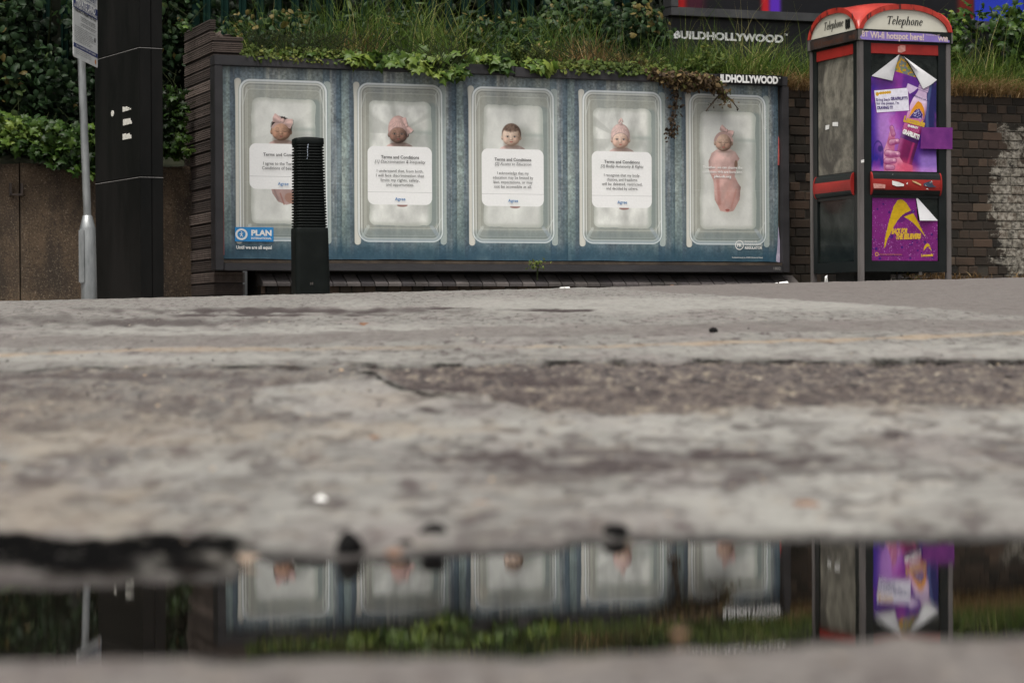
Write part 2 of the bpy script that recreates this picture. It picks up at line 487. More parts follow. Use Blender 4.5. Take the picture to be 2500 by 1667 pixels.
n_r = noise(nt, coords(nt, (1, 0.30, 1)), 38, 6, 0.75, 0.4)
rgh = ramp(nt, n_r, [(0.38, (0.012, 0.009, 0.010)), (0.47, (0.052, 0.041, 0.039)), (0.56, (0.10, 0.082, 0.069)), (0.68, (0.21, 0.18, 0.135))])
light = mixc(nt, math_(nt, 'MULTIPLY', attr(nt, 'smoothed'), 0.70), light, ramp(nt, math_(nt, 'ADD', math_(nt, 'MULTIPLY', n_f, .5), math_(nt, 'MULTIPLY', n_m, .5)), [(0.32, (0.175,0.170,0.155)), (0.65, (0.275,0.270,0.248))]))
c = mixc(nt, math_(nt, 'MULTIPLY', attr(nt, 'purple'), 0.8), light, purp)
c = mixc(nt, math_(nt, 'MULTIPLY', attr(nt, 'brown'), 0.42), c, (0.195, 0.155, 0.110))
c = mixc(nt, math_(nt, 'MULTIPLY', attr(nt, 'rough'), 0.9, True), c, rgh)
dk = math_(nt, 'MULTIPLY', attr(nt, 'dark'), math_(nt, 'ADD', math_(nt, 'MULTIPLY', nv, 1.35), math_(nt, 'MULTIPLY', n_f, .8)), True)
c = mixc(nt, dk, c, (0.036, 0.027, 0.026))
c = mixc(nt, attr(nt, 'yellow'), c, ramp(nt, n_f, [(0.3, (0.22,0.16,0.10)), (0.7, (0.42,0.29,0.16))]))
c = mixc(nt, math_(nt, 'MULTIPLY', attr(nt, 'edge_shade'), 1.1, True), c, (0.004, 0.004, 0.004))
c = mixc(nt, math_(nt, 'MULTIPLY', attr(nt, 'wet'), 0.95), c, (0.012, 0.010, 0.009))
nt.links.new(c, b.inputs['Base Color'])
b.inputs['Roughness'].default_value = 0.85
nt.links.new(ramp(nt, attr(nt, 'edge_shade'), [(0, (0.25,)*3), (0.6, (0.0,)*3)]), b.inputs['Specular IOR Level'])
hb = math_(nt, 'ADD', n_f, n_m)
bump(nt, b, hb, 0.5, 0.004)
TARMAC = m
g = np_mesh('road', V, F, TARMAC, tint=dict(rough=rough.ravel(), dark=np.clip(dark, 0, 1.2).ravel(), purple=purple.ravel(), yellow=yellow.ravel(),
            edge_shade=edge_sh.ravel(), smoothed=smooth_.ravel(), brown=brown.ravel(), wet=wet.ravel()), smooth=True)
tag(g, kind='structure')

# water of the puddle
m, nt, b = new_mat('puddle_water')
b.inputs['Base Color'].default_value = (0.42, 0.38, 0.32, 1)
b.inputs['Roughness'].default_value = 0.0
b.inputs['IOR'].default_value = 1.36
b.inputs['Transmission Weight'].default_value = 1.0
v = coords(nt, (1, 1, 1))
bump(nt, b, noise(nt, v, 45, 2, 0.5), 0.05, 0.0009)
wb = MB()
nx, ny = 40, 12
for j in range(ny+1):
    for i in range(nx+1):
        wb.v.append((-1.6+3.2*i/nx, 0.9+1.0*j/ny, 0.0))
for j in range(ny):
    for i in range(nx):
        a = j*(nx+1)+i; wb.f.append((a, a+1, a+nx+2, a+nx+1)); wb.mi.append(0); wb.sm.append(True)
tag(wb.build('puddle_water', m), kind='structure')

# loose grit and chippings on the near road: nobody could count them
g_ = np.random.default_rng(5); n = 9000
gd = 1.0*np.exp(g_.random(n)*math.log(9.0)); gx = g_.uniform(-.26, .26, n)*gd
gpx, gpy = pxy(gx, gd, gbase(gx, gd))
iu = np.clip(np.searchsorted(dd, gd), 1, len(dd)-1); ja = np.clip(np.searchsorted(aa, gx/np.sqrt(gd*gd+.36)), 0, len(aa)-1)
gz0 = Z[iu, ja]; den = np.clip(.25+1.6*rough[iu, ja]+1.0*dark[iu, ja], 0, 1)
keep = (g_.random(n) < den) & ((gz0 > .0005) | (g_.random(n) < .04)); gx, gd, gz0 = gx[keep], gd[keep], gz0[keep]; n = len(gx)
rs = (.0006+.0016*g_.random(n)**3)*np.clip(gd*.55, .7, 2.4)
O_ = np.array([(1,0,0),(0,1,0),(-1,0,0),(0,-1,0),(0,0,1),(0,0,-.6),(.6,.6,.5),(-.6,.55,.45)]); 
base_ = np.array([(1,0,0),(.4,.9,0),(-.6,.8,0),(-1,-.1,0),(-.4,-.9,0),(.6,-.8,0),(.1,0,.8),(.5,.4,.6),(-.4,.2,.65)])
bf = np.array([(0,1,7),(1,2,8),(2,3,8),(3,4,6),(4,5,6),(5,0,6),(0,7,6),(1,8,7),(3,6,8),(7,8,6)])
ct, st_ = np.cos(g_.uniform(0, 6.28, n)), np.sin(g_.uniform(0, 6.28, n)); nn_ = np.hypot(ct, st_); ct, st_ = ct/nn_, st_/nn_
bb_ = base_[None]*(rs[:, None, None]*g_.uniform(.7, 1.3, (n, 9, 1)))
Vg = np.stack([gx[:, None]+bb_[..., 0]*ct[:, None]-bb_[..., 1]*st_[:, None], gd[:, None]+bb_[..., 0]*st_[:, None]+bb_[..., 1]*ct[:, None], np.maximum(gz0, 0)[:, None]+bb_[..., 2]], -1)
m, nt, b = new_mat('grit'); nt.links.new(ramp(nt, attr(nt, 'tint'), [(0, (.012,.010,.010)), (.45, (.06,.05,.048)), (.75, (.16,.145,.125)), (.95, (.24,.21,.165)), (1, (.32,.22,.13))]), b.inputs['Base Color']); b.inputs['Roughness'].default_value = .75
tag(np_mesh('grit', Vg.reshape(-1, 3), (bf[None]+(np.arange(n)*9)[:, None, None]).reshape(-1, 3), m, tint=np.repeat(g_.random(n), 9)), kind='stuff')

# small things lying on the road
def ground_at(px, py):   # px,py in 2352-wide units
    for d in np.geomspace(1.0, 17, 3000):
        p = at_d(px*2500/2352, py*2500/2352, d)
        if p.z <= gz(p.x, p.y): return Vector((p.x, p.y, gz(p.x, p.y)))
    return p
STONE_D = worn('black_stone', (0.003,0.003,0.003), (0.008,0.0075,0.0075), 40, 0.8, spec=.08)
STONE_W = worn('white_stone', (0.75,0.75,0.72), (0.85,0.85,0.82), 40, 0.4)
STONE_P = worn('brown_stone', (0.09,0.07,0.065), (0.16,0.13,0.11), 40, 0.7)
LEAF_O = worn('dry_leaf_orange', (0.085,0.034,0.013), (0.17,0.078,0.03), 60, 0.6)
def pebble(name, px, py, r, m, label, flatn=0.7, group='loose stones on the road', up=0.5):
    p = ground_at(px, py)
    bm = bmesh.new(); bmesh.ops.create_icosphere(bm, subdivisions=3, radius=r)
    for vtx in bm.verts:
        k = 1+0.22*(float(vnoise(vtx.co.x/r*1.3+px, vtx.co.y/r*1.3+vtx.co.z/r))-0.5)*2
        vtx.co = Vector((vtx.co.x*k*1.1, vtx.co.y*k*0.95, vtx.co.z*k*flatn))
    me = bpy.data.meshes.new(name); bm.to_mesh(me); bm.free()
    for q in me.polygons: q.use_smooth = True
    o = link(name, me, m, loc=(p.x, p.y, max(p.z, 0)+r*flatn*up))
    return tag(o, label, 'stone', group)
pebble('pebble', 995, 1242, 0.0105, STONE_D, 'largest black pebble at the middle of the puddle rim', 0.9)
pebble('pebble', 995, 1292, 0.0095, STONE_D, 'flat black pebble half in the water in front of the largest black pebble', 0.5)
pebble('pebble', 930, 1262, 0.0062, STONE_D, 'small black pebble just left of the largest one', 0.8)
pebble('pebble', 800, 1278, 0.0088, STONE_D, 'upright dark pebble at the puddle rim before the bollard', 1.3)
pebble('pebble', 1410, 1234, 0.0092, STONE_D, 'black pebble above the fourth crib reflection', 0.75)
pebble('pebble', 1055, 1192, 0.0065, STONE_P, 'dull brown pebble on the tarmac behind the largest black pebble', 0.5)
pebble('pebble', 737, 1160, 0.0062, STONE_W, 'round white pebble on grey tarmac', 0.8)
pebble('pebble', 1638, 764, 0.011, STONE_D, 'dark stone far out on the road before the yellow line', 0.8)
def fallen_leaf(px, py, r, label, m=LEAF_O, rz=0.0, tilt=0.5):
    p = ground_at(px, py)
    mb = MB()
    n = 14
    vs = [(0, 0, r*0.08)]
    for i in range(n):
        a = 2*math.pi*i/n
        rr = r*(1.0+0.22*math.cos(a*5))*(1 if abs(math.cos(a)) < .9 else 1.2)
        vs.append((rr*math.cos(a), rr*0.7*math.sin(a), r*tilt*(0.5+0.5*math.sin(a))+0.12*r*math.cos(2*a)))
    mb.add(vs, [(0, 1+i, 1+(i+1) % n) for i in range(n)], 0, True)
    o = mb.build('fallen_leaf', m, loc=(p.x, p.y, max(p.z, 0)+0.002), rz=rz)
    return tag(o, label, 'leaf', 'fallen leaves on the road')
fallen_leaf(1850, 1180, 0.009, 'bright orange leaf on pale tarmac at right', tilt=1.1)
fallen_leaf(1560, 1470, 0.0032, 'orange leaf floating near the front edge of the puddle', tilt=1.2)
fallen_leaf(1105, 1172, 0.0065, 'small orange leaf beside the dull brown pebble', tilt=1.0)
fallen_leaf(560, 1295, 0.008, 'tan leaf stuck at the puddle rim before the brick pier', worn('dry_leaf_tan', (0.20,0.14,0.10),(0.27,0.2,0.14),60,0.6), tilt=0.6)
fallen_leaf(905, 1282, 0.0050, 'rust coloured leaf between black pebbles at the puddle rim', tilt=1.1)
fallen_leaf(835, 748, 0.012, 'small orange leaf far out on the road behind the yellow line', tilt=0.8)
fallen_leaf(860, 1010, 0.006, 'tiny tan leaf on the rough tarmac', LEAF_O, tilt=0.6)
# ------------------------------------------------------------------ LAND BEHIND THE WALLS
SOIL = worn('dark_soil', (0.010,0.013,0.009), (0.022,0.024,0.015), 3, 0.95, 0, None, 30, 0.7, 0.6, spec=0.1)
mb = MB()
def strip(t0, t1, prof, nt_=30):
    b = len(mb.v)
    for i in range(nt_+1):
        t = t0+(t1-t0)*i/nt_
        for (bk, z) in prof:
            p = W(t, bk, z + 0.12*(float(fbm(t*0.8, bk*0.8, 3, 4))-0.5)*(1 if bk > 1 else 0.2)); mb.v.append(tuple(p))
    k = len(prof)
    for i in range(nt_):
        for j in range(k-1):
            a = b+i*k+j; mb.f.append((a, a+k, a+k+1, a+1)); mb.mi.append(0); mb.sm.append(True)
strip(0.1, 30, [(0.22, 2.16), (1.6, 2.24), (2.4, 2.4), (3.6, 3.6), (5.5, 6.5), (9, 8.0), (60, 9.5)], 60)  # steep rise past the terrace, added to keep the view behind the fence dark
strip(-30, 0.1, [(1.05, 1.40), (1.8, 1.75), (2.4, 2.1), (3.6, 3.4), (5.5, 6.5), (9, 8.0), (60, 9.5)], 60)
prR = [(0.22, 2.16), (1.6, 2.24), (2.4, 2.4), (3.6, 3.6), (5.5, 6.5)]
for (b0_, z0_), (b1_, z1_) in zip(prR[:-1], prR[1:]):
    mb.add([tuple(W(.1, b0_, 0)), tuple(W(.1, b1_, 0)), tuple(W(.1, b1_, z1_+.1)), tuple(W(.1, b0_, z0_+.06))], [(0, 1, 2, 3)])
tag(mb.build('embankment', SOIL), kind='structure')

# ------------------------------------------------------------------ BRICK WALL
def brick_mat(name, stops, mort=None, white=None, wpos=None):
    m, nt, b = new_mat(name)
    v = coords(nt)
    t = attr(nt, 'tint')
    n1 = noise(nt, v, 30, 5, 0.7)
    c = ramp(nt, math_(nt, 'ADD', t, math_(nt, 'MULTIPLY', math_(nt, 'SUBTRACT', n1, 0.5), 0.45)), stops)
    n2 = noise(nt, v, 2.2, 5, 0.65)
    c = mixc(nt, ramp(nt, n2, [(0.45, (0,0,0)), (0.7, (0.75,)*3)]), c, (0.018, 0.017, 0.012))
    if wpos:
        # flaking white paint: a patch round (x, z)
        sp = nt.nodes.new('ShaderNodeSeparateXYZ'); nt.links.new(v, sp.inputs[0])
        dx = math_(nt, 'DIVIDE', math_(nt, 'SUBTRACT', sp.outputs[0], wpos[0]), wpos[2])
        dz = math_(nt, 'DIVIDE', math_(nt, 'SUBTRACT', sp.outputs[2], wpos[1]), wpos[3])
        r2 = math_(nt, 'SQRT', math_(nt, 'ADD', math_(nt, 'MULTIPLY', dx, dx), math_(nt, 'MULTIPLY', dz, dz)))
        n3 = noise(nt, coords(nt, (1, 1, 1.6)), 5.5, 6, 0.7, 0.6)
        mk = ramp(nt, math_(nt, 'SUBTRACT', math_(nt, 'MULTIPLY', n3, 2.6), r2), [(0.50, (0,0,0)), (0.58, (1,1,1))])
        n4 = noise(nt, v, 28, 5, 0.7)
        c = mixc(nt, math_(nt, 'MULTIPLY', mk, ramp(nt, n4, [(0.40, (0.12,)*3), (0.60, (0.85,)*3)])), c, ramp(nt, noise(nt, v, 12, 3), [(0.35, (0.26, 0.24, 0.195)), (0.65, (0.44, 0.41, 0.35))]))
    nt.links.new(c, b.inputs['Base Color'])
    b.inputs['Roughness'].default_value = 0.8; b.inputs['Specular IOR Level'].default_value = 0.3
    bump(nt, b, noise(nt, v, 60, 5, 0.7), 0.5, 0.006)
    return m
WALL = empty('brick_wall', tuple(W(0, 0, 0)), YAW, 'long dark brick wall behind the billboard and the phone box, dry grass along its top', 'wall')
B1 = [(0.0, (0.014,0.012,0.010)), (0.3, (0.030,0.023,0.017)), (0.6, (0.054,0.037,0.026)), (0.85, (0.078,0.050,0.034)), (1.0, (0.105,0.075,0.052))]
BRICK = brick_mat('wall_brick', B1, wpos=(on_plane(2478, 500, W(0, 0.17, 0), YAW)[0], 1.22, 0.28, 0.85))
MORT = worn('mortar', (0.060,0.052,0.042), (0.13,0.115,0.095), 12, 0.95, 0, None, 60, 0.7, 0.5)
def bricks(name, t0, t1, z0, z1, front, parent, mat, bl=0.205, ch=0.0805, gap=0.010, dep=0.1, rr=rnd, header_rows=None, jit=0.004):
    mb = MB(); tint = []
    row = 0; z = z0
    while z+ch*0.6 < z1:
        hb = ch-gap
        L = bl/2 if (row % 2 == 1) else bl
        t = t0 - (0.25*bl*(row % 2)) - rr.random()*0.01
        while t < t1:
            l = L*(1+rr.uniform(-0.03, 0.03)) if rr.random() > 0.12 else (bl*1.5-L)
            a, bb = max(t, t0), min(t+l-gap, t1)
            if bb-a > 0.03:
                y = front + rr.uniform(-jit, jit) + (0.01 if rr.random() < 0.05 else 0)
                n0 = len(mb.v)
                dz = rr.uniform(-0.002, 0.002)
                mb.box(a, bb, y, front+dep, z+dz, z+hb+dz+rr.uniform(-.002, .001))
                tint += [min(1, max(0, rr.gauss(0.45, 0.22)))]*(len(mb.v)-n0)
            t += l
        z += ch; row += 1
    o = mb.build(name, mat, parent)
    a = o.data.attributes.new('tint', 'FLOAT', 'POINT'); a.data.foreach_set('value', tint)
    mod = o.modifiers.new('b', 'BEVEL'); mod.width = 0.004; mod.segments = 1
    return o
bricks('brickwork', 0.31, 5.0, 0.2, 0.50, 0.015, WALL, BRICK)
bricks('brickwork', 4.9, 13.0, 0.22, 2.27, 0.17, WALL, BRICK)
MORTP = brick_mat('mortar_painted', [(0.0, (0.045,0.039,0.031)), (0.3, (0.085,0.075,0.060)), (1.0, (0.12,0.105,0.085))], wpos=(on_plane(2478, 500, W(0, 0.17, 0), YAW)[0], 1.22, 0.30, 0.9))
MB().box(0.31, 13.0, 0.18, 0.45, 0.15, 2.245).box(0.31, 4.98, 0.027, 0.18, 0.15, 0.50).build('mortar', MORTP, WALL)
bl = MB(); tint = []
t = 0.31
while t < 4.98:                       # splayed blue-brick coping under the billboard
    l = 0.108+rnd.uniform(-.003, .003)
    z0 = 0.505; y0 = -0.045+rnd.uniform(-.004, .004)
    bl.prism([(t, z0), (t+l, z0), (t+l, z0+0.022), (t, z0+0.022)], y0, 0.16)
    n0 = len(bl.v)
    bl.add([(t,y0,z0+.022),(t+l,y0,z0+.022),(t+l,0.10,z0+.10),(t,0.10,z0+.10),(t,0.17,z0+.10),(t+l,0.17,z0+.10),(t,.17,z0),(t+l,.17,z0)],
           [(0,1,2,3),(3,2,5,4),(0,3,4,6),(1,7,5,2)])
    tint += [rnd.random()]*(len(bl.v)-n0+8)
    t += l+0.009
BLUEB = brick_mat('coping_brick', [(0.0, (0.045,0.040,0.042)), (0.5, (0.08,0.070,0.070)), (1.0, (0.12,0.105,0.10))])
o = bl.build('coping', BLUEB, WALL)
a_ = o.data.attributes.new('tint', 'FLOAT', 'POINT'); a_.data.foreach_set('value', tint[:len(bl.v)]+[0.5]*max(0, len(bl.v)-len(tint)))
# low plinth to the right of the phone box
bp = bricks('plinth', 6.05, 13.0, 0.2, 0.60, -0.02, WALL, BLUEB, ch=0.1, jit=0.012)
MB().box(6.05, 13.0, 0.0, 0.17, 0.15, 0.585).build('plinth_core', MORT, WALL)

# ------------------------------------------------------------------ CONCRETE RETAINING WALL, left
m, nt, b = new_mat('stained_concrete')
v = coords(nt)
n1 = noise(nt, v, 1.4, 5, 0.6, 0.4); n2 = noise(nt, coords(nt, (1, 1, 0.3)), 4.0, 5, 0.7); n3 = noise(nt, v, 75, 3, 0.8)
c = ramp(nt, n1, [(0.3, (0.042,0.028,0.017)), (0.5, (0.085,0.057,0.034)), (0.7, (0.150,0.102,0.062))])
c = mixc(nt, ramp(nt, n2, [(0.36, (0.85,)*3), (0.55, (0,0,0))]), c, (0.032, 0.023, 0.016))
c = mixc(nt, ramp(nt, n3, [(0.59, (0,0,0)), (0.66, (0.55,)*3)]), c, (0.33,0.27,0.20))
c = mixc(nt, ramp(nt, n3, [(0.37, (0.85,)*3), (0.46, (0,)*3)]), c, (0.022,0.015,0.010))
nt.links.new(c, b.inputs['Base Color']); b.inputs['Roughness'].default_value = 0.92
bump(nt, b, math_(nt, 'ADD', n3, n2), 0.8, 0.012)
CONC = m
CWALL = empty('concrete_wall', tuple(W(0, 0.9, 0)), YAW, 'brown stained concrete retaining wall under the ivy at left', 'wall')
def slab(x0, x1, z0, z1, y0, y1, nx, nz, name, mat, par, amp=0.01, seed=0):
    mb = MB()
    for j in range(nz+1):
        for i in range(nx+1):
            x = x0+(x1-x0)*i/nx; z = z0+(z1-z0)*j/nz
            y = y0 + amp*(float(fbm(x*3, z*3, 3, seed))-0.5)*2
            if j == nz: z += 0.03*(float(fbm(x*4, 1, 3, seed+2))-0.5)
            mb.v.append((x, y, z))
    n = len(mb.v)
    for j in range(nz+1):
        for i in range(nx+1):
            p = mb.v[j*(nx+1)+i]; mb.v.append((p[0], y1, p[2]))
    for j in range(nz):
        for i in range(nx):
            a = j*(nx+1)+i; mb.f.append((a, a+1, a+nx+2, a+nx+1)); mb.mi.append(0); mb.sm.append(True)
            a += n; mb.f.append((a+nx+1, a+nx+2, a+1, a)); mb.mi.append(0); mb.sm.append(False)
    for i in range(nx):
        a = nz*(nx+1)+i; mb.f.append((a, a+1, n+a+1, n+a)); mb.mi.append(0); mb.sm.append(False)
    for j in range(nz):
        for a in (j*(nx+1), j*(nx+1)+nx):
            mb.f.append((a, a+nx+1, n+a+nx+1, n+a)); mb.mi.append(0); mb.sm.append(False)
    return mb.build(name, mat, par)
slab(-12, -1.452, 0.1, 1.50, 0, 0.3, 90, 20, 'wall_panel', CONC, CWALL, 0.012, 3)
slab(-1.44, 0.05, 0.1, 1.50, 0.004, 0.3, 20, 20, 'wall_panel', CONC, CWALL, 0.012, 8)
IRON = worn('rusty_iron', (0.018,0.014,0.012), (0.045,0.03,0.022), 30, 0.8)
mb = MB()
xb, zb_ = on_plane(38, 466, W(0, 0.9, 0), YAW)
mb.box(xb-0.05, xb+0.05, -0.05, -0.035, zb_-0.04, zb_-0.025)
for s in (-1, 1): mb.box(xb+s*0.045-0.007, xb+s*0.045+0.007, -0.05, 0.02, zb_-0.04, zb_+0.06)
mb.build('iron_bracket', IRON, CWALL)

# ------------------------------------------------------------------ RIBBED BRICK PIER
m, nt, b = new_mat('ribbed_brick')
v = coords(nt)
t = attr(nt, 'tint'); n1 = noise(nt, v, 14, 5, 0.7); n2 = noise(nt, v, 110, 3, 0.7)
c = ramp(nt, math_(nt, 'ADD', t, math_(nt, 'MULTIPLY', math_(nt, 'SUBTRACT', n1, 0.5), 0.9)), [(0.0, (0.028,0.020,0.017)), (0.4, (0.060,0.043,0.035)), (0.75, (0.10,0.074,0.062)), (1.0, (0.17,0.13,0.11))])
c = mixc(nt, ramp(nt, n2, [(0.3, (0.7,)*3), (0.42, (0,0,0))]), c, (0.012, 0.010, 0.009))
nt.links.new(c, b.inputs['Base Color']); b.inputs['Roughness'].default_value = 0.85
bump(nt, b, n2, 0.6, 0.004)
RIB = m
PIER = empty('brick_pier', tuple(W(on_plane(522, 400, W(0, 0.11, 0), YAW)[0], 0.11, 0)), YAW, 'ribbed brown brick pier with a broken top left of the billboard', 'pier')
mb = MB(); tint = []
z = 0.25; k = 0
z_top_f = on_plane(550, 92, W(0, 0.11, 0), YAW)[1]; z_top_b = z_top_f+0.115
while z < z_top_b-0.01:
    jx, jy = rnd.uniform(-.008, .008), rnd.uniform(-.010, .008)
    base = rnd.gauss(0.5, 0.16)
    for r in range(5):
        zz = z+r*0.0162
        fr = 0.0 if zz < z_top_f else 0.10
        fx = 0.245 if zz < z_top_f else 0.045
        n0 = len(mb.v)
        mb.box(-0.005+jx+rnd.uniform(-.002,.002), fx+jx*0.5, fr+jy, 1.0, zz, zz+0.0115)
        tint += [min(1, max(0, base+rnd.uniform(-.12, .12)))]*(len(mb.v)-n0)
    z += 0.096; k += 1
n0 = len(mb.v); mb.box(0.008, 0.233, 0.012, 0.99, 0.2, z_top_f-.01); mb.box(0.008, 0.035, 0.112, 0.99, z_top_f-.01, z_top_b-.012); tint += [0.0]*(len(mb.v)-n0)
for (x0, x1, y, z0, h) in [(0.05, 0.17, 0.04, z_top_f+.002, 0.02), (0.06, 0.10, 0.08, z_top_f+.02, 0.045), (0.09, 0.16, 0.03, z_top_f+.02, 0.012)]:
    n0 = len(mb.v); mb.prism([(x0, z0), (x1, z0+0.004), (x1-0.02, z0+h*0.6), (x0+0.03, z0+h)], y, y+0.2); tint += [0.75]*(len(mb.v)-n0)
o = mb.build('pier_bricks', RIB, PIER)
a_ = o.data.attributes.new('tint', 'FLOAT', 'POINT'); a_.data.foreach_set('value', tint)

# ------------------------------------------------------------------ PALISADE FENCE
GREENF = worn('green_fence_paint', (0.002,0.012,0.009), (0.003,0.018,0.014), 8, 0.75, 0, (0.015,0.025,0.02), 20, 0.7, 0.1, spec=.1)
def palisade(t0, t1, back, z0, h, label):
    root = empty('palisade_fence', tuple(W(t0, back, 0)), YAW, label, 'fence', 'green palisade fence runs')
    L = t1-t0; n = 0; x = 0.08
    while x < L-0.04 and n < 98:
        mb = MB(); hh = h+rnd.uniform(-.01, .01)
        # W-section pale with a pointed head
        sec = [(-0.035, 0.012), (-0.022, -0.006), (-0.008, 0.004), (0.008, 0.004), (0.022, -0.006), (0.035, 0.012)]
        vs = []
        for zz, k in ((z0, 1), (z0+hh-0.08, 1), (z0+hh, 0.15)):
            vs += [(x+a*k, -0.03+b_, zz) for a, b_ in sec] + [(x+a*k, -0.03+b_+0.003, zz) for a, b_ in reversed(sec)]
        fs = []
        for i in range(2):
            for q in range(12): fs.append((i*12+q, i*12+(q+1) % 12, (i+1)*12+(q+1) % 12, (i+1)*12+q))
        fs.append(tuple(range(24, 36)))
        mb.add(vs, fs); mb.build('pale', GREENF, root)
        x += 0.155; n += 1
    for zz in (z0+0.35, z0+h-0.4):
        MB().box(0, L, 0.0, 0.045, zz, zz+0.045).build('rail', GREENF, root)
    x = 0
    while x <= L+.01:
        MB().box(x-0.03, x+0.03, 0.05, 0.10, z0-0.4, z0+h-0.1).build('fence_post', GREENF, root); x += 2.75
palisade(0.15, 4.2, 1.45, 2.25, 2.3, 'dark green palisade fence above the billboard, half hidden by weeds')
palisade(-7.0, -0.2, 2.0, 1.75, 2.6, 'dark green palisade fence behind the brambles at left')
# ------------------------------------------------------------------ POSTER ARTWORK (painted here, in sRGB)
def grid(w, h, wm, hm):
    U, V_ = np.meshgrid((np.arange(w)+0.5)/w*wm, (np.arange(h)+0.5)/h*hm)
    return U, V_
def mixa(img, a, col):
    a = np.clip(a, 0, 1)[..., None]
    col = np.asarray(col, float)
    img[:] = img*(1-a) + col*a
def sd_rr(X, Y, cx, cy, hx, hy, r):
    qx = np.abs(X-cx)-hx+r; qy = np.abs(Y-cy)-hy+r
    return np.sqrt(np.maximum(qx, 0)**2+np.maximum(qy, 0)**2)+np.minimum(np.maximum(qx, qy), 0)-r
def sd_el(X, Y, cx, cy, rx, ry, rot=0):
    c, s = math.cos(rot), math.sin(rot)
    x = (X-cx)*c+(Y-cy)*s; y = -(X-cx)*s+(Y-cy)*c
    return (np.sqrt((x/rx)**2+(y/ry)**2)-1)*min(rx, ry)
def sd_seg(X, Y, x0, y0, x1, y1):
    dx, dy = x1-x0, y1-y0
    t = np.clip(((X-x0)*dx+(Y-y0)*dy)/(dx*dx+dy*dy), 0, 1)
    return np.hypot(X-x0-t*dx, Y-y0-t*dy)
def in_poly(X, Y, poly):
    ins = np.zeros(X.shape, bool); n = len(poly)
    for i in range(n):
        x0, y0 = poly[i]; x1, y1 = poly[(i+1) % n]
        if y0 == y1: continue
        c = ((y0 > Y) != (y1 > Y)) & (X < (x1-x0)*(Y-y0)/(y1-y0)+x0)
        ins ^= c
    return ins.astype(float)
def fill(sd, e=0.0015): return 1-sst(-e, e, sd)

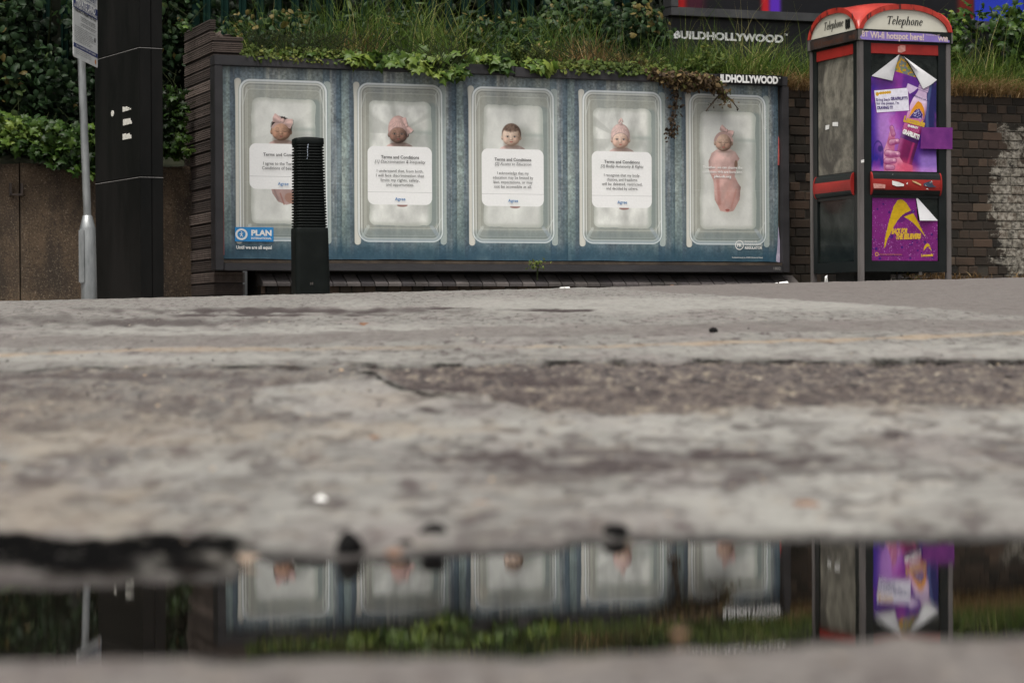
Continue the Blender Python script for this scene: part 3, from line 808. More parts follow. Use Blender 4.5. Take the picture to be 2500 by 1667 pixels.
PWm, PHm = 0.98, 1.525
SKINS = [((.42,.31,.25),(.80,.64,.54)), ((.28,.21,.18),(.64,.51,.45)), ((.60,.50,.43),(.92,.83,.76)), ((.62,.50,.44),(.93,.82,.75)), ((.48,.38,.33),(.86,.74,.66))]
def crib_art(k, w=520):
    h = int(w*PHm/PWm)
    X, Y = grid(w, h, PWm, PHm)
    off = k*3.7
    img = np.zeros((h, w, 3))
    s1 = fbm((X+off*0)*14, Y*0.8, 4, 3); s2 = fbm(X*60, Y*3, 3, 5+k); s3 = fbm(X*5, Y*0.4, 2, 7)
    gr = fbm(X*70, Y*70, 3, 11+k)
    t = np.clip(0.5+(s1-0.5)*2.2+(s2-0.5)*0.7, 0, 1)[..., None]
    img[:] = np.array((.36,.405,.445))*(1-t)+np.array((.665,.68,.655))*t
    # broad washed boards
    for (u0, u1, cc, a) in [(0.0, 0.065, (.44,.53,.52), .5), (0.10, 0.24, (.36,.44,.50), .5), (0.24, 0.36, (.45,.53,.57), .4), (0.48, 0.70, (.50,.56,.55), .45), (0.70, 0.84, (.55,.60,.57), .5), (0.84, 0.90, (.30,.40,.46), .6), (0.955, 0.99, (.28,.37,.42), .5)]:
        mixa(img, a*((X/PWm > u0) & (X/PWm < u1))*(0.6+0.4*s2), cc)
    mixa(img, 0.55*sst(0.02, 0.0, np.abs(X-0.975))*1.0, (.20,.28,.32))
    img *= (1+0.50*(gr-0.5)+0.22*(fbm(X*16+off, Y*10, 3, 17)-0.5))[..., None]
    mixa(img, 0.8*sst(1.30, 1.50, Y+(s1-0.5)*0.16), (.13,.25,.32))
    mixa(img, 0.28*sst(0.9, 1.3, Y)*(1-sst(1.3, 1.4, Y)), (.24,.33,.34))
    # side rails of the crib
    mixa(img, 0.35*fill(sd_rr(X, Y, 0.112, 0.75, 0.026, 0.655, 0.025), .012), (.22,.28,.30))
    mixa(img, 0.95*fill(sd_rr(X, Y, 0.130-.008*np.clip((.25-Y)/.2,0,1), 0.745, 0.027, 0.655, 0.025)), (.84,.83,.79))
    mixa(img, 0.30*fill(np.abs(sd_rr(X, Y, 0.128, 0.745, 0.024, 0.655, 0.02))-0.002), (.5,.5,.47))
    mixa(img, 0.72*fill(sd_rr(X, Y, 0.862, 0.745, 0.027, 0.65, 0.025)), (.76,.79,.76))
    # clear tub
    tub = sd_rr(X, Y, 0.497, 0.735, 0.355, 0.635, 0.085)
    mixa(img, 0.66*fill(tub), (.68,.68,.645))
    lr = sst(0.30, 0.16, X)
    mixa(img, 0.5*fill(tub)*sst(0.30, 0.17, X), (.69,.67,.61))
    mixa(img, 0.35*fill(tub)*sst(0.78, 0.86, X), (.66,.70,.66))
    for dd_, wd, a, cc in [(0.0, .006, .85, (.90,.92,.92)), (-.014, .003, .55, (.42,.45,.45)), (-.022, .006, .75, (.86,.87,.85)), (-.036, .0025, .5, (.47,.49,.48)), (-.046, .003, .45, (.75,.76,.73)), (.010, .003, .35, (.35,.42,.45))]:
        mixa(img, a*fill(np.abs(tub-dd_)-wd), cc)
    mixa(img, 0.7*fill(np.abs(tub+0.006)-0.007)*sst(0.35, 0.12, Y), (.90,.92,.93))
    mixa(img, 0.5*fill(np.abs(tub+0.01)-0.010)*sst(1.30, 1.36, Y), (.82,.86,.90))
    base = sd_rr(X, Y, 0.50, 0.72, 0.30, 0.545, 0.03)
    mixa(img, 0.35*fill(base), (.60,.61,.57))
    mixa(img, 0.55*fill(np.abs(base)-0.0025), (.83,.84,.80))
    for (x0, y0, x1, y1) in [(0.80,0.175,0.84,0.10), (0.80,0.175,0.85,0.42), (0.20,0.175,0.165,0.30), (0.20,1.265,0.165,1.345), (0.80,1.265,0.835,1.345), (0.80,1.265,0.85,1.17)]:
        mixa(img, 0.5*fill(sd_seg(X, Y, x0, y0, x1, y1)-0.004), (.85,.87,.86))
    mixa(img, 0.6*fill(sd_seg(X, Y, .22, 1.25, .175, 1.33)-0.012, .006), (.80,.82,.80))
    mixa(img, 0.5*fill(sd_seg(X, Y, .76, 1.25, .82, 1.33)-0.014, .006), (.72,.76,.80))
    mixa(img, 0.30*fill(tub)*sst(1.25, 1.3, Y), (.36,.44,.46))
    # mattress and its shadow side
    mixa(img, 0.65*fill(sd_rr(X, Y, 0.535, 0.745, 0.27, 0.50, 0.04), 0.016), (.50,.55,.545))
    wr = fbm(X*11+off, Y*7+off, 4, 30+k); wr2 = fbm(X*4+off, Y*3, 3, 33+k)
    mat_ = sd_rr(X+0.022*(wr-0.5), Y+0.022*(wr-0.5), 0.497, 0.742, 0.262, 0.500, 0.05)
    shade = 1+0.10*(wr2-0.5)+(0.42 if k in (1, 3) else 0.20)*(wr-0.5)
    colm = np.array((.83,.835,.815))*shade[..., None]
    a = fill(mat_, 0.003)
    img[:] = img*(1-a[..., None])+colm*a[..., None]
    mixa(img, a*0.50*sst(-0.045, 0.0, mat_), (.62,.64,.60))
    mixa(img, a*0.35*sst(.60, .76, X)*(1-sst(.47,.50,Y)), (.90,.90,.86)); mixa(img, a*.45*sst(.70,.76,X), (.60,.65,.62))
    # pillow crease and soft shade at its right
    mixa(img, a*0.45*np.exp(-((Y-0.485)/0.018)**2)*sst(0.52, 0.60, X), (.55,.60,.58))
    mixa(img, a*0.30*sst(0.49, 0.53, Y)*(1-sst(0.60, 0.85, Y))*sst(0.50, 0.62, X), (.58,.60,.585))
    # folds radiating from the head on the crumpled sheets
    cx, cy = (0.478, 0.497) if k < 4 else (0.455, 0.500)
    X0_, Y0_ = X, Y
    if k in (1, 3, 0):
        ang = np.arctan2(Y-cy, X-cx); rad = np.hypot(X-cx, Y-cy)
        f = vnoise(ang*3.2+5, ang*0+k, 40+k)
        mixa(img, a*(0.35 if k != 0 else 0.12)*sst(0.55, 0.75, f)*sst(0.07, 0.14, rad)*(1-sst(0.25, 0.42, rad)), (.60,.61,.585))
    # soft shadow cast by the head
    mixa(img, 0.38*a*fill(sd_el(X, Y, cx+0.10, cy+0.01, 0.10, 0.10), 0.04), (.52,.54,.51))
    dk_, lt = SKINS[k]
    pink = np.array([(.77,.655,.63), (.75,.63,.605), (.78,.67,.65), (.79,.68,.655), (.78,.655,.63)][k])
    def shaded(sd, c, e=0.002, lx=-1, ly=-0.4, amt=0.20, n=0.30, sx=0.11):
        g = 1+amt*((X-cx)*lx+(Y-cy)*ly)/sx + n*(fbm(X*45, Y*45, 3, 50+k)-0.5)
        aa_ = fill(sd, e)[..., None]
        img[:] = img*(1-aa_)+np.clip(np.asarray(c)*np.clip(g, .7, 1.2)[..., None], 0, 1)*aa_
    # body in the pink sleepsuit
    if k == 4: X, Y = cx+(X0_-cx)/1.0, cy+(Y0_-cy)/0.88
    if k < 4:
        shaded(np.minimum(sd_el(X, Y, cx+0.008, cy+0.24, 0.140, 0.160), sd_el(X, Y, cx+.01, cy+0.125, 0.120, 0.055)), pink)
        mixa(img, 0.45*fill(sd_el(X, Y, cx, cy+0.075, 0.066, 0.045), .012), np.array(dk_)*.8)
        mixa(img, 0.5*fill(sd_seg(X, Y, cx+0.07, cy+0.14, cx+0.095, cy+0.22)-0.004), pink*0.72)
        if k == 0:
            ip = in_poly(X+0.006*(wr-.5), Y, [(cx-.10,cy+.40),(cx-.075,cy+.50),(cx-.03,cy+.565),(cx+.04,cy+.59),(cx+.12,cy+.57),(cx+.14,cy+.40)])
            img[:] = np.where(ip[..., None] > 0, pink*(0.86+0.4*(wr-.5))[..., None], img)
            shaded(sd_el(X, Y, cx+0.075, cy+0.535, 0.05, 0.04, .4), (.90,.70,.62))
            mixa(img, .6*fill(sd_seg(X, Y, cx-0.01, cy+0.50, cx+0.02, cy+0.585)-0.006), (.58,.38,.33))
            mixa(img, .6*fill(sd_seg(X, Y, cx-0.07, cy+0.44, cx-0.03, cy+0.55)-0.008, .004), pink*0.68)
        else:
            shaded(sd_el(X, Y, cx+0.03, cy+0.580, 0.045, 0.014), (.84,.66,.62))
    else:
        body = [(cx-0.05,cy+0.07),(cx+0.05,cy+0.065),(cx+0.115,cy+0.095),(cx+0.15,cy+0.16),(cx+0.12,cy+0.20),(cx+0.105,cy+0.17),(cx+0.12,cy+0.26),(cx+0.105,cy+0.33),(cx+0.165,cy+0.43),
                (cx+0.15,cy+0.55),(cx+0.09,cy+0.665),(cx+0.035,cy+0.68),(cx-0.03,cy+0.665),(cx-0.08,cy+0.56),(cx-0.09,cy+0.44),(cx-0.10,cy+0.37),(cx-0.135,cy+0.28),(cx-0.14,cy+0.19),(cx-0.11,cy+0.11)]
        bl_ = in_poly(X+0.02*(wr-0.5), Y+0.02*(wr2-.5), body); ip = bl_
        mixa(img, 0.45*fill(sd_el(X, Y, cx+.045, cy+.38, .15, .33), .05), (.62,.62,.58))
        xx_ = (X-cx-.02)/.15; g = .66+.42*np.sqrt(np.clip(1-xx_**2, 0, 1))-.16*xx_+0.5*(fbm(X*12+3, Y*8, 4, 60)-0.5)+.22*(np.abs(vnoise(X*14+Y*9, Y*5-X*6, 61)-.5)-.2)-0.06*sst(cy+0.3, cy+0.6, Y)
        img[:] = np.where(ip[..., None] > 0, np.clip(pink*g[..., None], 0, 1), img)
        mixa(img, ip*.55*sst(cy+.30, cy+.36, Y)*np.clip(.6+1.2*(fbm(X*15, Y*9, 3, 66)-.5), 0, 1), (.74,.55,.51))
        mixa(img, ip*0.5*fill(sd_seg(X, Y, cx+0.09, cy+0.27, cx-0.02, cy+0.56)-0.016, .012), (.72,.60,.57))
        mixa(img, ip*0.55*fill(sd_seg(X, Y, cx-0.055, cy+0.38, cx-0.04, cy+0.60)-0.014, .012), (.66,.44,.41))
        mixa(img, ip*0.5*fill(sd_seg(X, Y, cx+0.12, cy+0.46, cx+0.07, cy+0.64)-0.008, .008), (.68,.47,.43))
        mixa(img, ip*0.6*fill(sd_seg(X, Y, cx-0.11, cy+0.33, cx+0.10, cy+0.325)-0.004, .004), (.66,.50,.47))
        mixa(img, fill(sd_el(X, Y, cx+0.118, cy+0.215, 0.016, 0.04), .003), dk_)
        mixa(img, fill(sd_el(X, Y, cx+0.035, cy+0.66, 0.02, 0.012)), (.60,.36,.33))
    # ears, head: rounded forms shaded like the photographed babies
    X, Y = X0_, Y0_
    fx, fy = 0.080, 0.080
    kn_ = fbm(X*70, Y*70, 3, 81)-0.5
    def ball(ex, ey, rx, ry, c0, c1, rot=0, mask=1.0, e=0.0022, nzs=.25, pw=1.0):
        c_, s_ = math.cos(rot), math.sin(rot)
        x = ((X-ex)*c_+(Y-ey)*s_)/rx; y = (-(X-ex)*s_+(Y-ey)*c_)/ry
        nz_ = np.sqrt(np.clip(1-x*x-y*y, 0, 1)); xr = x*c_-y*s_; yr = x*s_+y*c_
        lam = np.clip(-.50*xr-.38*yr+.80*nz_+nzs*kn_, 0, 1)**pw
        a_ = (fill(sd_el(X, Y, ex, ey, rx, ry, rot), e)*mask)[..., None]
        img[:] = img*(1-a_)+(np.array(c0)*(1-lam[..., None])+np.array(c1)*lam[..., None])*a_
    dk_, lt = np.array(dk_), np.array(lt); pk0, pk1 = pink*.74, np.minimum(pink*1.15, 1)
    mixa(img, .35*fill(sd_el(X, Y, cx+.035, cy+.02, .10, .10), .03), (.50,.49,.46))
    for s in (-1, 1): ball(cx+s*0.079, cy+0.012, 0.011, 0.019, dk_*.8, lt*.95)
    top = cy-.062
    if k in (0, 2):
        ball(cx+.002, cy-.020, fx+.004, fy+(.010 if k == 0 else .006), (.05,.04,.04) if k == 0 else (.25,.19,.16), (.20,.15,.13) if k == 0 else (.50,.42,.37), e=.006, nzs=1.2)
        if k == 0: mixa(img, .5*fill(np.abs(sd_el(X, Y, cx, cy-.02, fx+.006, fy+.012))-.004, .004)*(Y < cy-.02)*(fbm(X*120, Y*120, 2, 90) > .5), (.10,.08,.08))
    m_ = 1.0
    if k == 2: m_ = sst(cy-.066, cy-.040, Y-.018*np.cos((X-cx)*22)+.006*kn_)*1.0
    ball(cx, cy, fx, fy, dk_*.80, lt*1.0, mask=m_, nzs=.30, pw=.85)
    ball(cx-.002, cy+.052, .042, .026, dk_, lt, mask=.35, e=.012)
    for s in (-1, 1):
        ball(cx+s*.043, cy+.032, .030, .027, dk_*.95, np.minimum(lt*(1.06, .97, .95), 1), mask=.45, e=.012)
        ex, ey = cx+s*0.031, cy+0.004
        mixa(img, 0.30*fill(sd_el(X, Y, ex, ey-0.002, 0.018, 0.011), 0.006), dk_*0.8)
        if k in (0, 4):
            mixa(img, 0.25*fill(sd_el(X, Y, ex, ey-.003, .014, .009), .003), lt)
            mixa(img, 0.75*fill(np.abs(sd_el(X, Y, ex, ey-0.006, 0.0145, 0.011))-0.0011, .001)*(Y > ey), dk_*0.30)
        else:
            mixa(img, 0.75*fill(sd_el(X, Y, ex, ey, 0.0125, 0.0062), .001), lt*.35+.42)
            mixa(img, .95*fill(sd_el(X, Y, ex-0.0005, ey, 0.0066, 0.0064), .001), (.08,.06,.06) if k != 3 else (.16,.17,.20))
            mixa(img, 0.65*fill(np.abs(sd_el(X, Y, ex, ey+.002, 0.0145, 0.0095))-0.0010, .001)*(Y < ey-.001), dk_*0.35)
            mixa(img, .8*fill(sd_el(X, Y, ex-0.002, ey-0.002, 0.0016, 0.0016), .0008), (.9,.9,.9))
        mixa(img, (0.16 if k > 1 else .30)*fill(np.abs(sd_el(X, Y, ex, ey-.004, .018, .020))-.0018, .003)*(Y < ey-.016), dk_*0.5)
    mixa(img, 0.22*fill(sd_el(X, Y, cx+0.009, cy+0.016, 0.007, 0.020), 0.006), dk_*0.8)
    ball(cx-.001, cy+.022, .0115, .0095, dk_, np.minimum(lt*1.05, 1), mask=.75, e=.004)
    for s in (-1, 1): mixa(img, 0.6*fill(sd_el(X, Y, cx+s*0.0055, cy+0.0285, 0.0026, 0.0015), .001), dk_*0.4)
    lip = np.array((.66,.36,.33)) if k > 1 else np.array((.50,.27,.25))
    mixa(img, 0.75*fill(sd_el(X, Y, cx, cy+0.0455, 0.0135, 0.0055), .002), lip)
    mixa(img, 0.6*fill(sd_el(X, Y, cx, cy+0.0490, 0.0095, 0.0035), .002), lip*1.25)
    mixa(img, 0.75*fill(np.abs(sd_el(X, Y, cx, cy+.0415, .015, .005))-.0008, .0008)*(Y > cy+.043), dk_*0.35)
    mixa(img, 0.25*fill(np.abs(sd_el(X, Y, cx, cy+.046, .013, .011))-.0015, .003)*(Y > cy+.054), dk_*0.7)
    mixa(img, .30*fill(sd_el(X, Y, cx+.008, cy+.083, .055, .010), .006), dk_*.6)
    # head wear
    def bow(bx, by, sc, rot):
        for s in (-1, 1):
            c_, s_ = math.cos(rot), math.sin(rot); ox, oy = s*0.027*sc*c_, s*0.027*sc*s_
            px_, py_ = -s_, c_
            wing = [(bx, by), (bx+ox*.6+px_*.014*sc, by+oy*.6+py_*.014*sc), (bx+ox*1.9+px_*.024*sc, by+oy*1.9+py_*.024*sc), (bx+ox*2.1, by+oy*2.1), (bx+ox*1.9-px_*.024*sc, by+oy*1.9-py_*.024*sc), (bx+ox*.6-px_*.014*sc, by+oy*.6-py_*.014*sc)]
            mixa(img, .35*in_poly(X-.006, Y-.007, wing), pink*.45)
            ip = in_poly(X+.003*kn_, Y+.003*kn_, wing)
            u_ = ((X-bx)*px_+(Y-by)*py_)/(.024*sc); w_ = ((X-bx)*ox+(Y-by)*oy)/(ox*ox+oy*oy)
            sh = np.clip(.72-.30*u_+.20*np.sin(u_*5+w_*1.5)+.9*kn_*.5-.25*(1-np.clip(w_, 0, 1)), 0, 1)
            img[:] = np.where(ip[..., None] > 0, pk0*(1-sh[..., None])+pk1*sh[..., None], img)
        ball(bx, by, .011*sc, .013*sc, pk0, pk1)
    if k == 0:
        mixa(img, fill(np.abs(sd_el(X, Y, cx, cy+0.022, fx+0.003, fy+0.008))-0.0095)*(Y < cy-0.018), pink*(.95))
        bow(cx+0.014, cy-0.080, 1.5, 0.28)
    elif k in (1, 3):
        capm = (fill(sd_el(X, Y, cx, cy+.018, fx-.006, fy-.014), .002) < .5)*(Y < cy+.030)
        ch = .052 if k == 1 else .036
        ball(cx, cy-.030, fx+.007, fy+ch-.018, pk0, pk1, mask=capm*1.0, nzs=.5)
        mixa(img, .5*capm*fill(np.abs(sd_el(X, Y, cx, cy+.018, fx-.004, fy-.012))-.0028, .002), pink*.55)
        for q in range(6): mixa(img, .22*capm*(Y < cy-.05)*fill(sd_seg(X, Y, cx+.004+(q-2.5)*.006, cy-.10, cx+(q-2.5)*.030, cy-.05)-.0025, .003)*fill(sd_el(X, Y, cx, cy-.030, fx+.007, fy+ch-.018), .002), pink*.6)
        if k == 1: bow(cx+0.072, cy-0.066, 1.2, 1.0)
        else:
            ball(cx+.002, cy-.128, .019, .015, pk0, pk1, .2); ball(cx-.006, cy-.150, .010, .022, pk0, pk1, .5); ball(cx+.014, cy-.158, .009, .022, pk0, pk1, -.5)
            mixa(img, .5*fill(sd_seg(X, Y, cx-.008, cy-.126, cx+.014, cy-.132)-.0018, .001), pink*.5)
    elif k == 4:
        mixa(img, fill(np.abs(sd_el(X, Y, cx+.002, cy+0.012, fx+0.003, fy+0.010))-0.011)*(Y < cy-0.005), pink*.93)
        bow(cx+0.032, cy-0.096, 1.2, 0.45)
    X, Y = X0_, Y0_
    # card with rounded corners (blank: its words are lettering of their own)
    if k < 4:
        hc = 0.115*PHm if False else None
        top, bot = 0.395*PHm, (0.632 if k == 0 else 0.704)*PHm
        card = sd_rr(X, Y, 0.5*PWm, (top+bot)/2, 0.28*PWm, (bot-top)/2, 0.055)
        mixa(img, fill(card), (.935,.935,.93))
        dv = (0.566 if k == 0 else 0.638)*PHm
        mixa(img, fill(card)*fill(np.abs(Y-dv)-0.0012, .0008), (.70,.70,.70))
    # creases where the sheets were pasted
    mixa(img, 0.25*fill(np.abs(Y-0.60*PHm+0.004*np.sin(X*9))-0.0012), (.85,.86,.85))
    mixa(img, 0.12*sst(0.62, 0.72, fbm(X*3+off, Y*2.4, 4, 90)), (.82,.84,.82))
    return np.clip(img, 0, 1)

# ------------------------------------------------------------------ BILLBOARD WITH FIVE POSTERS
FRAME_M = worn('black_frame_timber', (0.020,0.019,0.021), (0.034,0.032,0.035), 6, 0.55, 0, (0.12,0.11,0.11), 45, 0.71, 0.3, (0.4, 1, 1))
LEDGE_M = worn('dirty_ledge', (0.028,0.021,0.016), (0.075,0.055,0.038), 9, 0.85, 0, (0.14,0.12,0.09), 50, 0.66)
INK = flat('black_ink', (0.035,0.035,0.04)); INK_B = flat('blue_ink', (0.05,0.20,0.45)); WHITE = flat('white_ink', (0.80,0.80,0.78))
LOGO_B = flat('logo_blue', (0.030,0.25,0.58))
BB = empty('billboard', tuple(W(0, 0, 0)), YAW, 'low wide billboard in a black frame carrying five posters of babies in cribs', 'billboard')
BZ0, BZ1, BL = 0.713, 2.240, 4.9
mb = MB()
def bar(x0, x1, z0, z1, y0=-0.05, y1=0.10): mb.box(x0, x1, y0, y1, z0, z1, bev=0.004)
bar(-0.075, 2.45, BZ1+0.002, BZ1+0.082); bar(2.456, BL+0.07, BZ1-0.012, BZ1+0.070, -0.046)
bar(-0.075, -0.008, BZ0-0.085, BZ1-0.001); bar(BL+0.012, BL+0.078, BZ0-0.085, BZ1-0.016)
bar(-0.005, BL+0.009, BZ0-0.087, BZ0-0.028, -0.056)
mb.build('frame', FRAME_M, BB)
MB().box(-0.006, BL+0.01, -0.040, 0.05, BZ0-0.027, BZ0-0.004).build('bottom_ledge', LEDGE_M, BB)
MB().box(-0.006, BL+0.010, 0.012, 0.10, BZ0-0.004, BZ1+0.001).build('back_board', LEDGE_M, BB)
POSTERS = []
plabels = ['poster of a sleeping baby with a pink bow headband, blue charity logo at its corner', 'poster of a baby in a pink beanie, card about discrimination', 'poster of a bare headed baby, card about education',
           'poster of a baby in a knotted pink hat, card about autonomy', 'poster of a whole baby in a pink gown, white words across it']
for k in range(5):
    mt = img_mat('poster_print', crib_art(k), 0.4, 0.3)
    x0 = k*PWm; x1 = x0+PWm
    # paper with a faintly rippled surface and a ragged lower edge
    nx, nz = 24, 30; vs = []; uvs = []
    for j in range(nz+1):
        for i in range(nx+1):
            x = x0+(x1-x0)*i/nx; z = BZ0+(BZ1-BZ0)*j/nz
            y = 0.004 - 0.006*float(fbm(x*2.5, z*2, 3, 12)) - 0.0006*k
            if j == 0: z += 0.006*float(vnoise(x*9, 1, 4))+0.003; y -= 0.008*float(vnoise(x*6, 3, 4))
            if k == 4 and i == nx: x -= 0.010*float(vnoise(z*7, 1, 8))
            vs.append((x, y, z)); uvs.append((i/nx, j/nz))
    fs = [(j*(nx+1)+i, j*(nx+1)+i+1, (j+1)*(nx+1)+i+1, (j+1)*(nx+1)+i) for j in range(nz) for i in range(nx)]
    me = bpy.data.meshes.new('poster'); me.from_pydata(vs, [], fs)
    uv = me.uv_layers.new(name='UVMap')
    for l in me.loops: uv.data[l.index].uv = uvs[l.vertex_index]
    for p_ in me.polygons: p_.use_smooth = True
    me.update()
    po = link('poster', me, mt, BB); po['label'] = plabels[k]
    POSTERS.append(po)
    cxp = x0+0.5*PWm
    zz = lambda vv: BZ1-vv*PHm
    yy = -0.006
    def ln(mb_, s, vv, cap, width=None, bold=0, shear=0, mi=0, cx=None): text_into(mb_, s, cx if cx is not None else cxp, zz(vv), cap, width, bold, shear, y=yy, mi=mi)
    mb = MB()
    if k < 4:
        ln(mb, 'Terms and Conditions', .460, .0235, .325, .014)
        if k == 0:
            ln(mb, 'I agree to the Terms and', .507, .0235, .325, .004); ln(mb, 'Conditions of being a girl.', .531, .0235, .345, .004)
            ln(mb, 'Agree', .612, .024, .088, .012, mi=1)
        else:
            sub, body = {1: ('[1] Discrimination & Inequality', ['I understand that, from birth,', 'I will face discrimination that', 'limits my rights, safety,', 'and opportunities.']),
                         2: ('[2] Access to Education', ['I acknowledge that my', 'education may be limited by', 'bias, expectations, or may', 'not be accessible at all.']),
                         3: ('[3] Bodily Autonomy & Rights', ['I recognise that my body,', 'choices, and freedoms', 'will be debated, restricted,', 'and decided by others.'])}[k]
            ln(mb, sub, .484, .0225, .0138*len(sub)*1.0, .0, .22)
            for q, s in enumerate(body): ln(mb, s, .533+.0243*q, .0225, .0132*len(s), .0)
            ln(mb, 'Agree', .682, .024, .088, .012, mi=1)
    else:
        ln(mb, 'Together, we can change the', .478, .021, .375, .02, mi=2, cx=x0+.445)
        ln(mb, 'conditions girls are born into.', .503, .021, .38, .02, mi=2, cx=x0+.445)
        ln(mb, 'plan-uk.org', .528, .021, .16, .035, mi=2, cx=x0+.445)
        # regulator mark
        rx, rz = x0+.600, zz(.905)
        n = 28
        ring = [(rx+r*math.cos(2*math.pi*i/n), rz+r*math.sin(2*math.pi*i/n)) for r in (.041, .034) for i in range(n)]
        mb.add([(a, yy, c_) for a, c_ in ring], [(i, (i+1) % n, n+(i+1) % n, n+i) for i in range(n)], 2)
        text_into(mb, 'FR', rx, rz-.013, .027, .042, .04, y=yy, mi=2)
        text_into(mb, 'Registered with', x0+.652, rz+.027, .012, .115, .02, align='L', y=yy, mi=2)
        text_into(mb, 'FUNDRAISING', x0+.652, rz-.004, .021, .165, .0, align='L', y=yy, mi=2)
        text_into(mb, 'REGULATOR', x0+.652, rz-.033, .021, .165, .035, align='L', y=yy, mi=2)
        text_into(mb, 'Registered charity no. 276035 (England & Wales)', x0+.82, rz-.110, .009, .29, .02, align='R', y=yy, mi=2)
        text_into(mb, 'Photography by Plan International', x0+.862, zz(.25), .007, .20, .0, align='L', y=yy, mi=2, rot=math.pi/2)
    mb.build('lettering', [INK, INK_B, WHITE], po)
    if k == 0:
        lx0, lx1 = on_plane(573, 575, W(0,0,0), YAW)[0], on_plane(667, 575, W(0,0,0), YAW)[0]
        lz0, lz1 = on_plane(620, 590, W(0,0,0), YAW)[1], on_plane(620, 555, W(0,0,0), YAW)[1]
        lg = MB().box(lx0, lx1, -0.0085, -0.0055, lz0, lz1)
        lgo = lg.build('charity_logo', LOGO_B, po)
        mb = MB(); yl_ = -0.0095; H_ = lz1-lz0; cxl = lx0+0.30*H_*1.55; czl = (lz0+lz1)/2; n = 30
        pts = [(cxl+r*math.cos(a)*1.08, czl+r*math.sin(a)) for r in (.40*H_, .27*H_) for a in [2*math.pi*i/n for i in range(n)]]
        mb.add([(a, yl_, c_) for a, c_ in pts], [(i, (i+1) % n, n+(i+1) % n, n+i) for i in range(n)], 0)
        r_ = H_*0.10   # running child inside the ring
        mb.add([(cxl+r_*.45*math.cos(2*math.pi*i/10), yl_, czl+r_*1.45+r_*.45*math.sin(2*math.pi*i/10)) for i in range(10)], [tuple(range(10))])
        mb.add([(cxl+a*r_, yl_, czl+c_*r_) for a, c_ in [(-.5,.7),(.5,.7),(.35,-.5),(1.2,-1.6),(.7,-1.8),(0,-.8),(-.9,-1.7),(-1.3,-1.3),(-.35,-.4)]], [tuple(range(9))])
        mb.add([(cxl+a*r_, yl_, czl+c_*r_) for a, c_ in [(-.5,.7),(-1.5,.1),(-1.3,-.2),(-.3,.2)]], [(0,1,2,3)])
        mb.add([(cxl+a*r_, yl_, czl+c_*r_) for a, c_ in [(.5,.7),(.3,.2),(1.2,.8),(1.4,1.2)]], [(0,1,2,3)])
        tx = lx0+.42*(lx1-lx0)
        text_into(mb, 'PLAN', tx, lz0+.43*H_, .36*H_, .53*(lx1-lx0), .05, align='L', y=yl_)
        text_into(mb, 'INTERNATIONAL', tx, lz0+.16*H_, .14*H_, .53*(lx1-lx0), .03, align='L', y=yl_)
        mb.build('lettering', WHITE, lgo)
        mb = MB()
        text_into(mb, 'Until we are all equal', lx0+.01, lz0-.058, .025, .92*(lx1-lx0), .03, align='L', y=yl_)
        mb.build('lettering', WHITE, po)
# torn paper corner at lower right and old paper strips at the edges
TORN = worn('old_paper', (0.22,0.20,0.30), (0.45,0.40,0.50), 12, 0.7)
TORNR = worn('old_red_paper', (0.30,0.05,0.05), (0.5,0.12,0.10), 12, 0.7)
MB().prism([(4.868, 0.716), (4.906, 0.716), (4.907, 0.90), (4.893, 1.02), (4.886, 0.86)], -0.006, -0.003).build('torn_paper', TORN, BB)
MB().prism([(4.890, 1.55), (4.905, 1.55), (4.905, 1.78), (4.897, 1.80)], -0.006, -0.003).build('torn_paper', TORNR, BB)
MB().prism([(-0.002, 0.75), (0.006, 0.75), (0.004, 1.8), (-0.003, 1.8)], -0.0066, -0.004).build('torn_paper', TORNR, BB)
# name plate on the top rail
PL_BLK = flat('plate_black', (0.012,0.012,0.013), 0.4)
px0, pz1 = on_plane(1757, 183, W(0,-0.05,0), YAW); px1, pz0 = on_plane(1905, 207, W(0,-0.05,0), YAW)
pl = MB().box(px0-0.02, px1+0.012, -0.062, -0.050, pz0-0.004, pz1+0.010).build('name_plate', PL_BLK, BB)
mb = MB(); text_into(mb, 'ILDHOLLYWOOD', px0, pz0+0.006, pz1-pz0-0.008, px1-px0-.028, .055, align='L', y=-0.0645)
text_into(mb, 'TM', px1-.022, pz1-0.016, .010, .016, .02, align='L', y=-0.0645)
mb.build('lettering', WHITE, pl)
nx_, nz_ = on_plane(1897, 655, W(0,-0.056,0), YAW)
mb = MB(); text_into(mb, '1802', nx_, nz_-.014, .024, .066, .0, y=-0.0585)
mb.build('number', flat('stencil_paint', (0.30,0.29,0.27)), BB)

# ------------------------------------------------------------------ UPPER BILLBOARD, behind the weeds
UB = 1.8
UO = W(0, UB, 0)
ux0, uz = on_plane(1632, 30, UO, YAW)
_, uzf0 = on_plane(1800, 47, UO, YAW); _, uzf1 = on_plane(1800, 26, UO, YAW)
UBB = empty('billboard', tuple(UO), YAW, 'tall dark billboard above the bank, behind the phone box', 'billboard')
GREYF = worn('grey_frame_metal', (0.035,0.036,0.038), (0.06,0.06,0.062), 5, 0.5, 0.2)
ux1 = ux0+6.2
mb = MB()
mb.box(ux0, ux1, -0.06, 0.12, uzf0, uzf1-0.002, bev=.004)
mb.box(ux0, ux0+.075, -0.06, 0.12, uzf1, uzf1+3.1, bev=.004); mb.box(ux1-.075, ux1, -0.06, 0.12, uzf1, uzf1+3.1, bev=.004)
mb.box(ux0, ux1, -0.06, 0.12, uzf1+3.102, uzf1+3.18, bev=.004)
mb.build('frame', GREYF, UBB)
MB().box(ux0, ux1, 0.02, 0.06, 2.35, uzf0-0.004).build('lower_board', PL_BLK, UBB)
